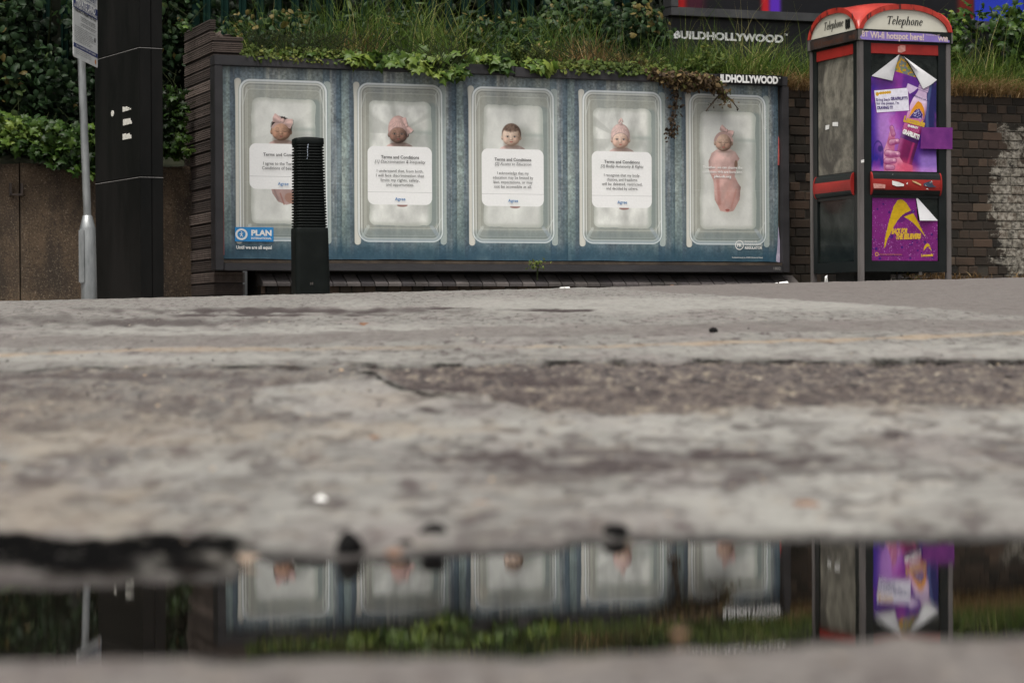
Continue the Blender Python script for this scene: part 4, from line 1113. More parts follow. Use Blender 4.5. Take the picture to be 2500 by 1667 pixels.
for xx in (ux0+1, ux0+3.1, ux0+5.2): MB().box(xx-.05, xx+.05, .13, .23, 2.2, uzf1+3.1).build('leg', GREYF, UBB)
w_, h_ = 620, 310
Xp, Yp = grid(w_, h_, 6.2, 3.1)
im = np.zeros((h_, w_, 3)); im[:] = (.07,.07,.085)
im *= (0.7+0.6*fbm(Xp*3, Yp*3, 4, 6))[..., None]
def xpx(p): return on_plane(p, 12, UO, YAW)[0]-ux0
for (pa, pb, cc, e) in [(1646, 1678, (.70,.07,.08), .05), (1676, 1720, (.25,.07,.14), .06), (1858, 1880, (.72,.10,.14), .03), (1878, 1906, (.36,.16,.72), .03), (2338, 2380, (.42,.10,.07), .04), (2378, 2500, (.14,.22,.72), .02)]:
    a_, b_ = xpx(pa), xpx(pb)
    mixa(im, 0.95*sst(a_-e, a_+e, Xp)*(1-sst(b_-e, b_+e, Xp))*sst(0.2, 2.6, Yp), cc)
mixa(im, .5*fill(sd_el(Xp, Yp, 3.0, 1.4, 1.2, 0.6), .3), (.25,.12,.35))
uv_poly('poster', [[(ux0+.075, uzf1), (ux1-.075, uzf1), (ux1-.075, uzf1+3.1), (ux0+.075, uzf1+3.1)]], img_mat('dark_print', im, 0.35), (ux0, ux1, uzf1, uzf1+3.1), UBB, -0.002)
tx0, tz1 = on_plane(1646, 76, UO, YAW); tx1, tz0 = on_plane(1914, 104, UO, YAW)
mb = MB(); text_into(mb, 'BUILDHOLLYWOOD', tx0, tz0, tz1-tz0, tx1-tx0, .05, align='L', y=.012)
text_into(mb, 'TM', tx1+.01, tz1, .02, .035, .02, align='L', y=.012)
mb.build('lettering', WHITE, UBB)
# ------------------------------------------------------------------ DARK STEEL TOTEM
TOT_M = worn('totem_steel', (0.0050,0.0055,0.0052), (0.011,0.0105,0.010), 3, 0.55, 0, (0.03,0.028,0.025), 40, 0.74, 0.08, (1,1,0.4), 0.1, 0.10)
EDGE_M = worn('bevel_highlight', (0.16,0.155,0.15), (0.24,0.23,0.22), 10, 0.5)  # highlight of the panels' top bevels, put into a lighter colour
ty = R(29.6)
tc = at_d(344, 700, 17.6)
TOT = empty('advertising_column', (tc.x, tc.y, 0), ty, 'tall black steel clad column with torn white stickers, between the parking sign and the brick pier', 'column')
gzt = gz(tc.x, tc.y)-0.1
lev = [gzt, on_plane(344, 431, tc, 0)[1], on_plane(344, 115, tc, 0)[1], 3.16, 4.6]
for i in range(4):
    z0, z1 = lev[i]+0.003, lev[i+1]-0.003
    mb = MB()
    mb.box(0, 0.087, 0, 0.95, z0, z1, bev=0.003)
    mb.box(0.092, 0.178, 0.0, 0.95, z0, z1, bev=0.003)
    mb.build('steel_panel', TOT_M, TOT)
for i in (1, 2, 3):
    MB().box(-0.0015, 0.087, -0.0015, 0.95, lev[i]-0.0065, lev[i]-0.0025).box(0.092, 0.178, -0.0015, 0.95, lev[i]-0.0065, lev[i]-0.0025).build('highlight_strip', EDGE_M, TOT)  # thin strips painting the bright bevel rim along each joint
MB().box(0.01, 0.168, 0.012, 0.94, gzt, 4.55).build('core', PL_BLK, TOT)
STK = worn('sticker_paper', (0.50,0.49,0.44), (0.62,0.60,0.55), 30, 0.6)
def tloc(px, py):   # on the column's long face: local y, z
    d = ray(px, py); n = Vector((-math.cos(ty), -math.sin(ty), 0)); c = EYE
    t = (Vector((tc.x, tc.y, 0))-c).dot(n)/d.dot(n); p = c+d*t-Vector((tc.x, tc.y, 0))
    return -p.x*math.sin(ty)+p.y*math.cos(ty), p.z
def sticker(outline, name='sticker', m=STK):
    pts = [tloc(*p) for p in outline]
    mb = MB(); n = len(pts)
    mb.add([(-0.0025, a, b_) for a, b_ in pts]+[(0.0, a, b_) for a, b_ in pts], [tuple(range(n))]+[(i, (i+1) % n, n+(i+1) % n, n+i) for i in range(n)])
    return mb.build(name, m, TOT)
sticker([(300,274),(320,268),(319,264),(317,269),(315,262),(312,265),(310,260),(306,262),(300,261)])
sticker([(301,307),(322,302),(321,295),(319,296),(318,289),(301,292)])
sticker([(300,342),(321,338),(320,329),(317,331),(316,325),(309,329),(307,326),(300,328)])
sticker([(275+3.4*math.cos(a), 277.5+7.5*math.sin(a)) for a in [2*math.pi*i/16 for i in range(16)]])

# ------------------------------------------------------------------ PARKING SIGN ON A LEANING POLE
GALV = worn('galvanised_steel', (0.20,0.21,0.21), (0.33,0.34,0.34), 14, 0.42, 0.75, (0.12,0.12,0.11), 50, 0.7, 0.15, (1,1,0.3))
pb = at_d(216, 700, 17.0); pb.z = gz(pb.x, pb.y)-0.05
SG = empty('parking_sign', (pb.x, pb.y, 0), 0, 'white private land parking sign on a leaning galvanised pole', 'sign')
ptop = at_d(195.5, 60, 17.0); pmid = at_d(213.5, 530, 17.0)
off = lambda p: Vector((p.x-pb.x, p.y-pb.y, p.z))
zt = off(ptop); zm = off(pmid)
dirp = (zt-zm).normalized()
MB().tube([zm+dirp*-0.25, zm, zm+dirp*0.6, zm+dirp*1.2, zt+dirp*0.25], 0.0275, 20).build('pole', GALV, SG)
z1 = at_d(216, 558, 17.0).z; z0b = pb.z
lean = (dirp.x/dirp.z, dirp.y/dirp.z)
def L_(z): return (lean[0]*(z-z0b)*0.45, lean[1]*(z-z0b))
mb = MB()
prof = [(0.056, z0b), (0.056, z1), (0.053, z1+0.012), (0.034, z1+0.088), (0.030, z1+0.092)]
vs = []; seg = 24
for r, z in prof:
    for k in range(seg):
        a = 2*math.pi*k/seg; ox = zm.x + (z-zm.z)*lean[0]*0.5 
        vs.append((ox+r*math.cos(a), r*math.sin(a), z))
mb.add(vs, [(i*seg+k, i*seg+(k+1) % seg, (i+1)*seg+(k+1) % seg, (i+1)*seg+k) for i in range(len(prof)-1) for k in range(seg)], 0, True)
mb.build('base', GALV, SG)
dz0, dz1 = at_d(205, 692, 17).z, at_d(205, 560, 17).z
oxm = zm.x + ((dz0+dz1)/2-zm.z)*lean[0]*0.5
mb = MB(); mb.box(oxm-0.058, oxm-0.012, -0.060, -0.02, dz0, dz1, bev=0.008); mb.build('access_door', GALV, SG)
# sign plate: faces left-front, seen very obliquely
SY = R(90-2.8)
sA = at_d(178, 60, 16.42)
def sloc(px, py): return on_plane(px, py, (sA.x, sA.y, 0), SY)
sx0 = sloc(178.5, 60)[0]; sx1 = sloc(238, 60)[0]; szb = sloc(186, 141)[1]; szt = szb+0.485
SP = MB()
w_ = sx1-sx0; r_ = 0.018
def rrect(x0, x1, z0, z1, r, n=5):
    out = []
    for cx, cz, a0 in ((x1-r, z0+r, -90), (x1-r, z1-r, 0), (x0+r, z1-r, 90), (x0+r, z0+r, 180)):
        for i in range(n+1):
            a = R(a0+90*i/n); out.append((cx+r*math.cos(a), cz+r*math.sin(a)))
    return out
SIGNW = worn('sign_white', (0.60,0.61,0.60), (0.72,0.73,0.72), 8, 0.35, 0, (0.4,0.4,0.36), 30, 0.7, 0.05)
SP.prism(rrect(sx0, sx1, szb, szt, r_), 0, 0.003)
sp = SP.build('sign_plate', SIGNW, SG, (sA.x-pb.x, sA.y-pb.y, 0), SY)
NAVY = flat('navy_print', (0.022,0.035,0.14)); ORNG = flat('orange_print', (0.55,0.22,0.06)); BLKP = flat('black_print', (0.03,0.03,0.035))
mb = MB()
H_ = szt-szb; xx = lambda u: sx0+u*w_; zv = lambda v: szt-v*H_
def rc(u0, u1, v0, v1, mi, y=-0.0012): mb.prism([(xx(u0), zv(v1)), (xx(u1), zv(v1)), (xx(u1), zv(v0)), (xx(u0), zv(v0))], y, y+0.001, mi)
rc(0.01, .99, .155, .305, 0); rc(0.01, .99, .80, .86, 0)
text_into(mb, 'PRIVATE LAND', xx(.5), zv(.245), .055*H_/0.6, .80*w_, .04, mi=3, y=-.0024)
text_into(mb, 'ENFORCEMENT IN OPERATION 24 HOURS', xx(.5), zv(.29), .018, .92*w_, .02, mi=3, y=-.0024)
text_into(mb, 'PARKING & PROPERTY', xx(.62), zv(.085), .036, .68*w_, .02, mi=0)
text_into(mb, 'MANAGEMENT LTD', xx(.62), zv(.125), .012, .60*w_, .0, mi=0)
n = 20
for r0, r1 in ((.030, .023),):
    pts = [(xx(.13)+r*1.35*math.cos(2*math.pi*i/n), zv(.075)+r*math.sin(2*math.pi*i/n)) for r in (r0, r1) for i in range(n)]
    mb.add([(a, -.0014, c_) for a, c_ in pts], [(i, (i+1) % n, n+(i+1) % n, n+i) for i in range(n)], 0)
text_into(mb, 'pp', xx(.13), zv(.085), .026, .045, .03, mi=0)
text_into(mb, 'PARKING IS PERMITTED FOR:', xx(.5), zv(.345), .018, .88*w_, .03, mi=1)
rr_ = random.Random(5)
for q, (u0, v) in enumerate([(.30, .40), (.30, .425), (.30, .45), (.30, .49), (.30, .515)]):
    text_into(mb, ['Vehicles fully and clearly displaying', 'a valid permit within the front', 'windscreen at all times', 'or parked with the agreement', 'of the land owner'][q], xx(u0), zv(v), .010, (.5+.15*rr_.random())*w_, 0, align='L', mi=1)
tt = ['By entering this private land you agree to the terms set out here', 'Parking charge notices are issued for any breach of these terms', 'All vehicles must park wholly within a marked bay', 'No parking on access roads or hatched areas', 'Charges reduced if paid promptly', 'Terms apply at all times', 'Park wholly within the bay', 'This site is monitored', 'Data is handled by the operator']
for q in range(9):
    text_into(mb, tt[q], xx(.08), zv(.56+.025*q), .0078, (.55+.3*rr_.random())*w_, 0, align='L', mi=1)
text_into(mb, 'CALL THE OFFICE WITH ANY QUERIES', xx(.5), zv(.84), .011, .8*w_, .01, mi=3, y=-.0024)
for q in range(3): text_into(mb, 'The operator is a member of an accredited trade scheme', xx(.10), zv(.89+.025*q), .007, .62*w_, 0, align='L', mi=1)
mb.add([(xx(.90)+.022*math.cos(2*math.pi*i/16), -.0013, zv(.93)+.018*math.sin(2*math.pi*i/16)) for i in range(16)], [tuple(range(16))], 2)
mb.add([(xx(.88)+.02*math.cos(2*math.pi*i/7), -.0013, zv(.62)+.02*math.sin(2*math.pi*i/7)) for i in range(7)], [tuple(range(7))], 1)
mb.build('lettering', [NAVY, BLKP, ORNG, WHITE], sp)
mb = MB()
for zc in (szt-.10, szb+.10):
    mb.box(-.02, .02, .003, .05, zc-.02, zc+.02)
mb.build('clamp', GALV, SG, (zt.x*0.5, 0, 0), SY) if False else None

# ------------------------------------------------------------------ RIBBED BOLLARD
BOLL = worn('black_bollard_plastic', (0.003,0.0045,0.004), (0.006,0.008,0.0072), 7, 0.5, 0, (0.08,0.075,0.068), 60, 0.76, 0.12, spec=.12)
bc = at_d(759, 722, 17.3); bzg = gz(bc.x, bc.y)-0.03
BO = empty('bollard', (bc.x, bc.y, 0), R(14), 'black ribbed plastic bollard in front of the first poster', 'bollard')
zt_ = at_d(750, 340, 17.3).z; zr = at_d(750, 557, 17.3).z
def sec(h, seg=48, p=5.5):
    out = []
    for k in range(seg):
        a = 2*math.pi*k/seg; c, s = math.cos(a), math.sin(a)
        r = h/((abs(c)**p+abs(s)**p)**(1/p)); out.append((r*c, r*s))
    return out
def loft(mb, rings, lean, zb, p=5.5):
    seg = 48; vs = []
    for h, z in rings:
        for x, y in sec(h, seg, p): vs.append((x+lean*(z-zb), y, z))
    fs = [(i*seg+k, i*seg+(k+1) % seg, (i+1)*seg+(k+1) % seg, (i+1)*seg+k) for i in range(len(rings)-1) for k in range(seg)]
    mb.add(vs, fs, 0, True)
    mb.add([vs[(len(rings)-1)*seg+k] for k in range(seg)], [tuple(range(seg))])
lean_b = -0.014
mb = MB()
loft(mb, [(0.126, bzg), (0.121, bzg+.5), (0.1195, zr-0.006), (0.117, zr)], lean_b, bzg, 9)
mb.build('base', BOLL, BO)
mb = MB(); rings = []
N = 29; zz0 = zr+0.0005; zz1 = zt_-0.045; st = (zz1-zz0)/N
for i in range(N):
    z = zz0+i*st; h = 0.1165+(0.103-0.1165)*i/N
    rings += [(h-0.011, z), (h-0.0115, z+st*.25), (h-.001, z+st*.36), (h+0.002, z+st*.55), (h, z+st*.80), (h-0.010, z+st*.93)]
rings += [(0.104, zz1), (0.106, zz1+.006), (0.1055, zz1+.043), (0.103, zz1+.046), (0.05, zz1+.056), (0.006, zz1+.061)]
loft(mb, rings, lean_b, bzg, 7)
mb.build('ribbed_sleeve', BOLL, BO)
mb = MB()   # dribble of white paint down the front
yb = -0.0
zc = zt_; pts = []
for i in range(11):
    z = zt_-0.028-i*0.0118
    wd = 0.004*(1-i/13)+0.001*rnd.random()
    x = 0.010+0.0015*math.sin(i)-i*0.0006+lean_b*(z-bzg)
    y = -(0.1085+0.0012*i*0.3)
    mb.add([(x-wd, y, z-.004), (x+wd, y, z-.004), (x+wd*.7, y-.0005, z+.006), (x-wd*.6, y-.0005, z+.006)], [(0,1,2,3)])
mb.add([(0.008+lean_b*1.1, -0.1045, zt_-.012), (0.014+lean_b*1.1, -0.1045, zt_-.012), (0.013+lean_b*1.1, -0.1078, zt_-.03), (0.009+lean_b*1.1, -0.1078, zt_-.03)], [(0,3,2,1)])
o = mb.build('paint_drip', flat('drip_white', (0.45,0.50,0.60)), BO); o.rotation_euler = (0, 0, R(-14))
mb = MB()   # worn maker's badge near the foot
zb2 = bzg+0.13
for q in range(5):
    mb.box(-0.03+q*.0125, -0.021+q*.0125, -0.1275, -0.1250, zb2+0.002*rnd.random(), zb2+.018+.004*rnd.random())
mb.prism([(-.045, zb2-.05), (-.02, zb2-.052), (-.035, zb2-.036)], -.1278, -.125)
o = mb.build('worn_badge', flat('worn_paint', (0.05,0.045,0.04)), BO); o.rotation_euler = (0, 0, R(-14)); o.location.x = lean_b*.1

# ------------------------------------------------------------------ PHONE BOX
KH = 0.425
kn = at_d(2098, 300, 19.5)
KO = Vector((kn.x, kn.y, 0))
kc = KO + UU*KH + VV*KH
KX = empty('phone_box', (kc.x, kc.y, 0), YAW, 'red topped telephone box with black doors and purple drink posters, standing before the brick wall', 'phone box')
ALU = worn('dull_aluminium', (0.105,0.095,0.092), (0.165,0.15,0.145), 8, 0.5, 0.35, (0.05,0.045,0.04), 60, 0.7, 0.12, (1,1,0.25))
BLK = worn('black_door_frame', (0.0045,0.0070,0.0068), (0.008,0.0105,0.0105), 6, 0.4, 0, (0.05,0.045,0.04), 60, 0.78, 0.08, spec=.3)
RED = worn('red_paint', (0.22,0.016,0.014), (0.32,0.025,0.020), 5, 0.4, 0, (0.10,0.015,0.014), 26, 0.66, 0.08, spec=.25)
REDF = worn('faded_red', (0.29,0.026,0.020), (0.42,0.048,0.034), 4, 0.32, 0, (0.55,0.16,0.11), 14, 0.70, 0.05, spec=.35)
REDS = worn('streaky_red', (0.30,0.025,0.018), (0.42,0.045,0.030), 9, 0.4, 0, (0.09,0.015,0.015), 26, 0.56, 0.05, (1,1,0.12), spec=.25)
CREAM = worn('cream_panel', (0.52,0.50,0.42), (0.60,0.585,0.50), 3, 0.35, 0, (0.36,0.30,0.25), 30, 0.76, 0.03)
def klo(px, py, out=0.0):   # photograph -> kiosk front face local x, z
    o = KO - VV*out
    x, z = on_plane(px, py, o, YAW); return x-KH, z
def kside(px, py):          # left face: x runs towards the camera
    x, z = on_plane(px, py, KO, YAW-math.pi/2) 
    return x+KH, z
gk = gz(kc.x, kc.y)
Z_VAL = klo(2100, 70.5)[1]; Z_BAND = klo(2100, 99)[1]
Z_RT = klo(2126, 105)[1]; Z_RB = klo(2126, 130)[1]
Z_G1B = klo(2127, 420)[1]; Z_B0 = klo(2127, 476)[1]; Z_G2B = klo(2127, 637)[1]; Z_BOT = klo(2127, 663)[1]
RISE = klo(2178, 10)[1]-Z_VAL
def arch(u, top=RISE, p=2.4, q=0.62): return top*max(0, 1-abs(u)**p)**q
# roof: a groined dome
mb = MB(); n = 40; RH = KH+0.004
def rz_(u, v):
    a, c_ = arch(u), arch(v)
    return (a**5+c_**5)**0.2*(1-0.05) + 0.05*(a+c_)/2 + 0.02*(1-u*u)*(1-v*v)
us = [-1+2*i/n for i in range(n+1)]
us = [math.copysign(abs(u)**0.8, u) for u in us]
for v_ in us:
    for u in us: mb.v.append((u*RH, v_*RH, Z_VAL+rz_(u, v_)))
for j in range(n):
    for i in range(n):
        a = j*(n+1)+i; mb.f.append((a, a+1, a+n+2, a+n+1)); mb.mi.append(0); mb.sm.append(True)
mb.build('roof', REDF, KX)
# dark core so the head of the box is closed
MB().box(-KH+.03, KH-.03, -KH+.03, KH-.03, Z_BAND, Z_VAL+.02).build('head_core', BLK, KX)
rotk = lambda mb_, k: mb_.rot(k*math.pi/2)
# glass of the panes
def glass(name, tint, dirt, rough=0.08, alpha_mix=0.5, sc=3.0, seedloc=0, dm=(0.35, 0.6)):
    m, nt, b = new_mat(name)
    v = coords(nt, (1, 1, 1), loc=(seedloc, 0, 0))
    n1 = noise(nt, v, sc, 6, 0.7, 0.8); n2 = noise(nt, v, sc*6, 5, 0.7)
    c = ramp(nt, n1, [(dm[0], dirt[0]), (dm[1], dirt[1])])
    c = mixc(nt, ramp(nt, n2, [(0.35, (0.6,)*3), (0.55, (0,0,0))]), c, dirt[2])
    nt.links.new(c, b.inputs['Base Color']); b.inputs['Roughness'].default_value = rough
    if alpha_mix < 1:
        tr = nt.nodes.new('ShaderNodeBsdfTransparent'); tr.inputs[0].default_value = (*tint, 1)
        mx = nt.nodes.new('ShaderNodeMixShader')
        nt.links.new(ramp(nt, n1, [(0.3, (alpha_mix*0.6,)*3), (0.7, (min(1, alpha_mix*1.4),)*3)]), mx.inputs[0])
        nt.links.new(tr.outputs[0], mx.inputs[1]); nt.links.new(b.outputs[0], mx.inputs[2])
        nt.links.new(mx.outputs[0], nt.nodes['Material Output'].inputs[0])
    return m
G_DARK = glass('dark_glass', (0.25,0.30,0.28), ((0.008,0.012,0.011), (0.022,0.028,0.025), (0.035,0.04,0.036)), 0.12, 0.55)
G_GRIME = glass('grimy_glass', (0.3,0.3,0.3), ((0.050,0.046,0.038), (0.22,0.205,0.165), (0.030,0.027,0.022)), 0.5, 1.0, 1.5, 4.2, (0.40, 0.56))
# repeated on four sides
for k in range(4):
    # arch trim
    mb = MB(); n = 36; uu_ = [math.copysign(abs(-1+2*i/n)**0.75, -1+2*i/n) for i in range(n+1)]
    out = [(u*RH, Z_VAL+arch(u)) for u in uu_]
    inn = [(u*(KH-0.030), Z_VAL-0.001+max(0.0, arch(u)*(RISE-0.042)/RISE)) for u in uu_]
    for pts_y in (-RH-0.012, -RH+0.012):
        pass
    vs = [(a, -RH-0.012, c_) for a, c_ in out]+[(a, -RH-0.012, c_) for a, c_ in inn]+[(a, -RH+0.014, c_) for a, c_ in inn]+[(a, -RH+0.001, c_) for a, c_ in out]
    m_ = n+1
    fs = [(i, m_+i, m_+i+1, i+1) for i in range(n)]+[(m_+i, 2*m_+i, 2*m_+i+1, m_+i+1) for i in range(n)]+[(i, i+1, 3*m_+i+1, 3*m_+i) for i in range(n)]
    mb.add(vs, fs, 0, False); rotk(mb, k).build('arch_trim', REDS, KX)
    # cream panel
    mb = MB(); yv = -RH+0.004
    mb.add([(a, yv, c_+0.001) for a, c_ in inn], [tuple(range(m_-1, -1, -1))][:1])
    mb.f[-1] = tuple(reversed(mb.f[-1]))
    np_ = rotk(mb, k).build('name_panel', CREAM, KX)
    # band below
    mb = MB(); mb.box(-KH-.006, KH+.006, -KH-.010, -KH+.02, Z_BAND, Z_VAL-0.004, bev=.002)
    rotk(mb, k).build('head_band', BLK, KX)
    # corner post
    mb = MB(); mb.box(-KH, -KH+.042, -KH, -KH+.042, gk-.1, Z_BAND-0.002, bev=.003)
    mb.box(-KH-.011, -KH+.045, -KH-.012, -KH+.0, Z_BAND+.002, Z_VAL-.001, bev=.001)
    rotk(mb, k).build('corner_post', ALU, KX)
    # door or side frame
    gx = 0.312
    mb = MB(); yf, yb_ = -KH+.008, -KH+.040
    mb.box(-KH+.044, -gx, yf, yb_, Z_BOT, Z_BAND-.003); mb.box(gx, KH-.044, yf, yb_, Z_BOT, Z_BAND-.003)
    mb.box(-gx, gx, yf+.001, yb_-.001, Z_RT+.002, Z_BAND-.003); mb.box(-gx, gx, yf+.001, yb_-.001, Z_BOT, Z_G2B)
    mb.box(-gx, gx, yf+.003, yb_-.001, Z_B0-.02, Z_G1B+.01)
    fr = rotk(mb, k).build('side_frame' if k else 'door', BLK, KX)
    mb = MB(); mb.box(-gx+.001, gx-.001, yf-.002, yb_-.004, Z_RB, Z_RT, bev=.002); rotk(mb, k).build('red_strip', RED, fr)
    dirty = G_GRIME if k == 3 else G_DARK
    mb = MB(); mb.box(-gx, gx, yf+.014, yf+.020, Z_G1B, Z_RB-.001); rotk(mb, k).build('upper_pane', dirty, fr)
    mb = MB(); mb.box(-gx, gx, yf+.014, yf+.020, Z_G2B+.001, Z_B0); rotk(mb, k).build('lower_pane', G_DARK, fr)
    # push bar: rounded, black with a red band and red end plates
    zc0, zc1 = Z_B0+.002, Z_G1B-.0; hh = (zc1-zc0)/2; zm_ = (zc0+zc1)/2
    prof = [(math.sin(a)*hh+zm_, -math.cos(a)*0.030) for a in [R(-90+180*i/16) for i in range(17)]]
    mb = MB(); gxx = gx+.006
    m2 = MB()
    for i in range(16):
        (za, ya), (zb2_, yb2) = prof[i], prof[i+1]
        tgt = m2 if 5 <= i <= 9 else mb
        o_ = -0.0015 if tgt is m2 else 0
        tgt.add([(-gxx+.006, yf+ya+o_, za), (gxx-.006, yf+ya+o_, za), (gxx-.006, yf+yb2+o_, zb2_), (-gxx+.006, yf+yb2+o_, zb2_)], [(0,1,2,3)], 0, True)
    pbx = rotk(mb, k).build('push_bar', BLK, fr)
    rb_ = rotk(m2, k).build('red_band', RED, fr)
    for s in (-1, 1):
        mb = MB(); v0 = [(z_, y_*1.10-.002) for z_, y_ in [(math.sin(a)*hh*1.02+zm_, -math.cos(a)*0.031) for a in [R(-90+180*i/16) for i in range(17)]]]
        xa, xb = s*gxx-.005, s*gxx+.005
        vs = [(xa, yf+y_, z_) for z_, y_ in v0]+[(xb, yf+y_, z_) for z_, y_ in v0]
        q = len(v0)
        mb.add(vs, [tuple(range(q)), tuple(range(2*q-1, q-1, -1))]+[(i, q+i, q+i+1, i+1) for i in range(q-1)])
        rotk(mb, k).build('end_plate', RED, fr)
# inside: shelf, phone unit, handset, floor
MB().box(-.10, .28, .12, .34, Z_G2B+.30, Z_G2B+.34).box(-.08, .22, .24, .36, Z_G2B+.34, Z_G2B+1.1, bev=.01).build('payphone', worn('phone_steel', (.03,.035,.035), (.06,.065,.065), 6, .4, .5), KX)
MB().tube([(-.12, .2, Z_G2B+.95), (-.12, .16, Z_G2B+.88), (-.12, .2, Z_G2B+.74)], .018, 8).build('handset', BLK, KX)
MB().box(-KH+.06, KH-.06, -KH+.06, KH-.06, gk-.1, gk+.03).box(-.25, .10, .0, .3, gk, Z_BOT+.01).build('floor_box', worn('kiosk_floor', (.02,.022,.022), (.05,.05,.048), 6, .8), KX)

# --- lettering
# slanted serif letters for "Telephone", each a set of strokes in em units (x right, y up, cap height 1)
def serif_word(mb, word, x0, z0, cap, width, y, shear=0.24, mi=0):
    T, t = 0.165, 0.07
    def st(x0_, y0_, x1_, y1_, w=T): 
        dx, dy = x1_-x0_, y1_-y0_; L = math.hypot(dx, dy); nx_, ny_ = -dy/L*w/2, dx/L*w/2
        return [(x0_+nx_, y0_+ny_), (x0_-nx_, y0_-ny_), (x1_-nx_, y1_-ny_), (x1_+nx_, y1_+ny_)]
    def ringp(cx, cy, rx, ry, a0=0, a1=360, n=22, tk=T, tn=t):
        quads = []
        for i in range(n):
            q = []
            for a in (a0+(a1-a0)*i/n, a0+(a1-a0)*(i+1)/n):
                w = tn+(tk-tn)*abs(math.cos(R(a)))
                c, s = math.cos(R(a)), math.sin(R(a))
                q.append(((cx+rx*c, cy+ry*s), (cx+(rx-w)*c, cy+(ry-w*0.8)*s)))
            quads.append([q[0][0], q[1][0], q[1][1], q[0][1]])
        return quads
    def G(ch):
        x = 0.64
        if ch == 'T': return 0.80, [st(.40, .02, .40, .97), st(.04, .955, .76, .955, .075), st(.05, .95, .03, .76, .05), st(.75, .95, .77, .76, .05), st(.24, .025, .56, .025, .05)]
        if ch == 'l': return 0.34, [st(.17, .03, .17, 1.04), st(.05, 1.01, .20, 1.01, .05), st(.05, .025, .31, .025, .05)]
        if ch == 'h': return 0.66, [st(.14, .03, .14, 1.04), st(.02, 1.01, .16, 1.01, .05), st(.49, .03, .49, .42), st(.03, .025, .25, .025, .05), st(.40, .025, .62, .025, .05)] + ringp(.33, .38, .235, .27, 0, 150)
        if ch == 'n': return 0.66, [st(.14, .03, .14, .62), st(.02, .61, .18, .61, .05), st(.49, .03, .49, .42), st(.03, .025, .25, .025, .05), st(.40, .025, .62, .025, .05)] + ringp(.33, .38, .235, .27, 0, 150)
        if ch == 'p': return 0.66, [st(.14, -.34, .14, .62), st(.02, .61, .18, .61, .05), st(.02, -.34, .28, -.34, .05)] + ringp(.35, .32, .25, .335, -165, 165)
        if ch == 'o': return 0.60, ringp(.29, .32, .26, .335)
        if ch == 'e': return 0.55, ringp(.28, .32, .25, .335, 15, 320) + [st(.08, .36, .50, .40, .06)]
        return .3, []
    tot = sum(G(c)[0] for c in word); s = width/tot; x = 0
    for ch in word:
        w, ps = G(ch)
        for p in ps:
            mb.add([(x0+(x+a)*s+(b_*cap)*shear, y, z0+b_*cap) for a, b_ in p], [(0,1,2,3)], mi)
        x += w
PRINT = flat('black_lettering', (0.012,0.013,0.013), 0.4)
xA, zA = klo(2163, 59.5); xB, _ = klo(2251, 59)
for k in range(4):
    mb = MB()
    if k == 3:
        sA_, szA = kside(2011, 76); sB_, szB = kside(2059, 65)
        serif_word(mb, 'Telephone', sA_, (szA+szB)/2, .066, sB_-sA_, -RH+.001)
    else:
        serif_word(mb, 'Telephone', xA, zA, .066, xB-xA, -RH+.001)
    rotk(mb, k).build('lettering', PRINT, [o for o in KX.children if o.name.startswith('name_panel')][k])
# wavy striped sticker on the left name panel
mb = MB(); a0, b0 = kside(2064, 72); a1, b1 = kside(2076, 46)
for i in range(13):
    zz_ = b0+(b1-b0)*i/13
    n = 10
    vs = []
    for j in range(n+1):
        x = a0+(a1-a0)*j/n; dzw = .006*math.sin(j*1.6+i*.4)
        vs += [(x, -RH+.001, zz_+dzw), (x, -RH+.001, zz_+dzw+.006)]
    mb.add(vs, [(2*j, 2*j+2, 2*j+3, 2*j+1) for j in range(n)])
mb.build('striped_sticker', PRINT, KX) if False else rotk(mb, 3).build('striped_sticker', PRINT, KX)
# hotspot strip on the front and its faded twin on the left
PURP = worn('violet_vinyl', (0.17,0.115,0.36), (0.26,0.19,0.50), 5, 0.4, 0, (0.10,0.07,0.24), 26, 0.68, 0.05)
PALE = flat('pale_peach_print', (0.62,0.50,0.46))
mb = MB(); yb3 = -KH-.0125
def fp(px, py): return klo(px*1.0/4.611+1950, py/4.611)
poly = [fp(*p) for p in [(680,425),(700,445),(760,452),(1000,462),(1300,470),(1560,480),(1690,484),(1688,462),(1640,440),(1560,405),(1480,388),(1420,385),(1200,372),(900,362),(790,352),(720,372),(700,395)]]
mb.prism(poly, yb3, -KH-.010)
hs_ = mb.build('hotspot_strip', PURP, KX)
mb = MB()
q0, q1 = fp(795, 425), fp(1400, 430)
text_into(mb, 'Wi-fi hotspot here!', q0[0], fp(795, 428)[1]-.003, .050, q1[0]-q0[0], .028, align='L', y=yb3-.0013, rot=0.0)
q2 = fp(705, 415); q3 = fp(775, 415); text_into(mb, 'BT', q2[0], q2[1], .044, q3[0]-q2[0], .02, align='L', y=yb3-.0013)
q4 = fp(1555, 470); q5 = fp(1668, 470); text_into(mb, 'Wifi', q4[0], q4[1]+.002, .034, q5[0]-q4[0], .04, align='L', y=yb3-.0013)
q6 = fp(1425, 405); q7 = fp(1580, 405); text_into(mb, 'Powered by BT', q6[0], q6[1], .011, q7[0]-q6[0], .0, align='L', y=yb3-.0013)
mb.build('lettering', PALE, hs_)
mb = MB()
BROWN = flat('faded_brown_print', (0.085,0.036,0.022)); BRV = worn('brown_vinyl', (0.022,0.016,0.016), (0.045,0.028,0.024), 6, .5)
a0, b0 = kside(1982, 112); a1, b1 = kside(2088, 84)
mb.box(-KH+.035, KH-.01, yb3+.0005, -KH-.0095, Z_BAND+.006, Z_VAL-.012)
o = rotk(mb, 3).build('hotspot_strip', BRV, KX); 
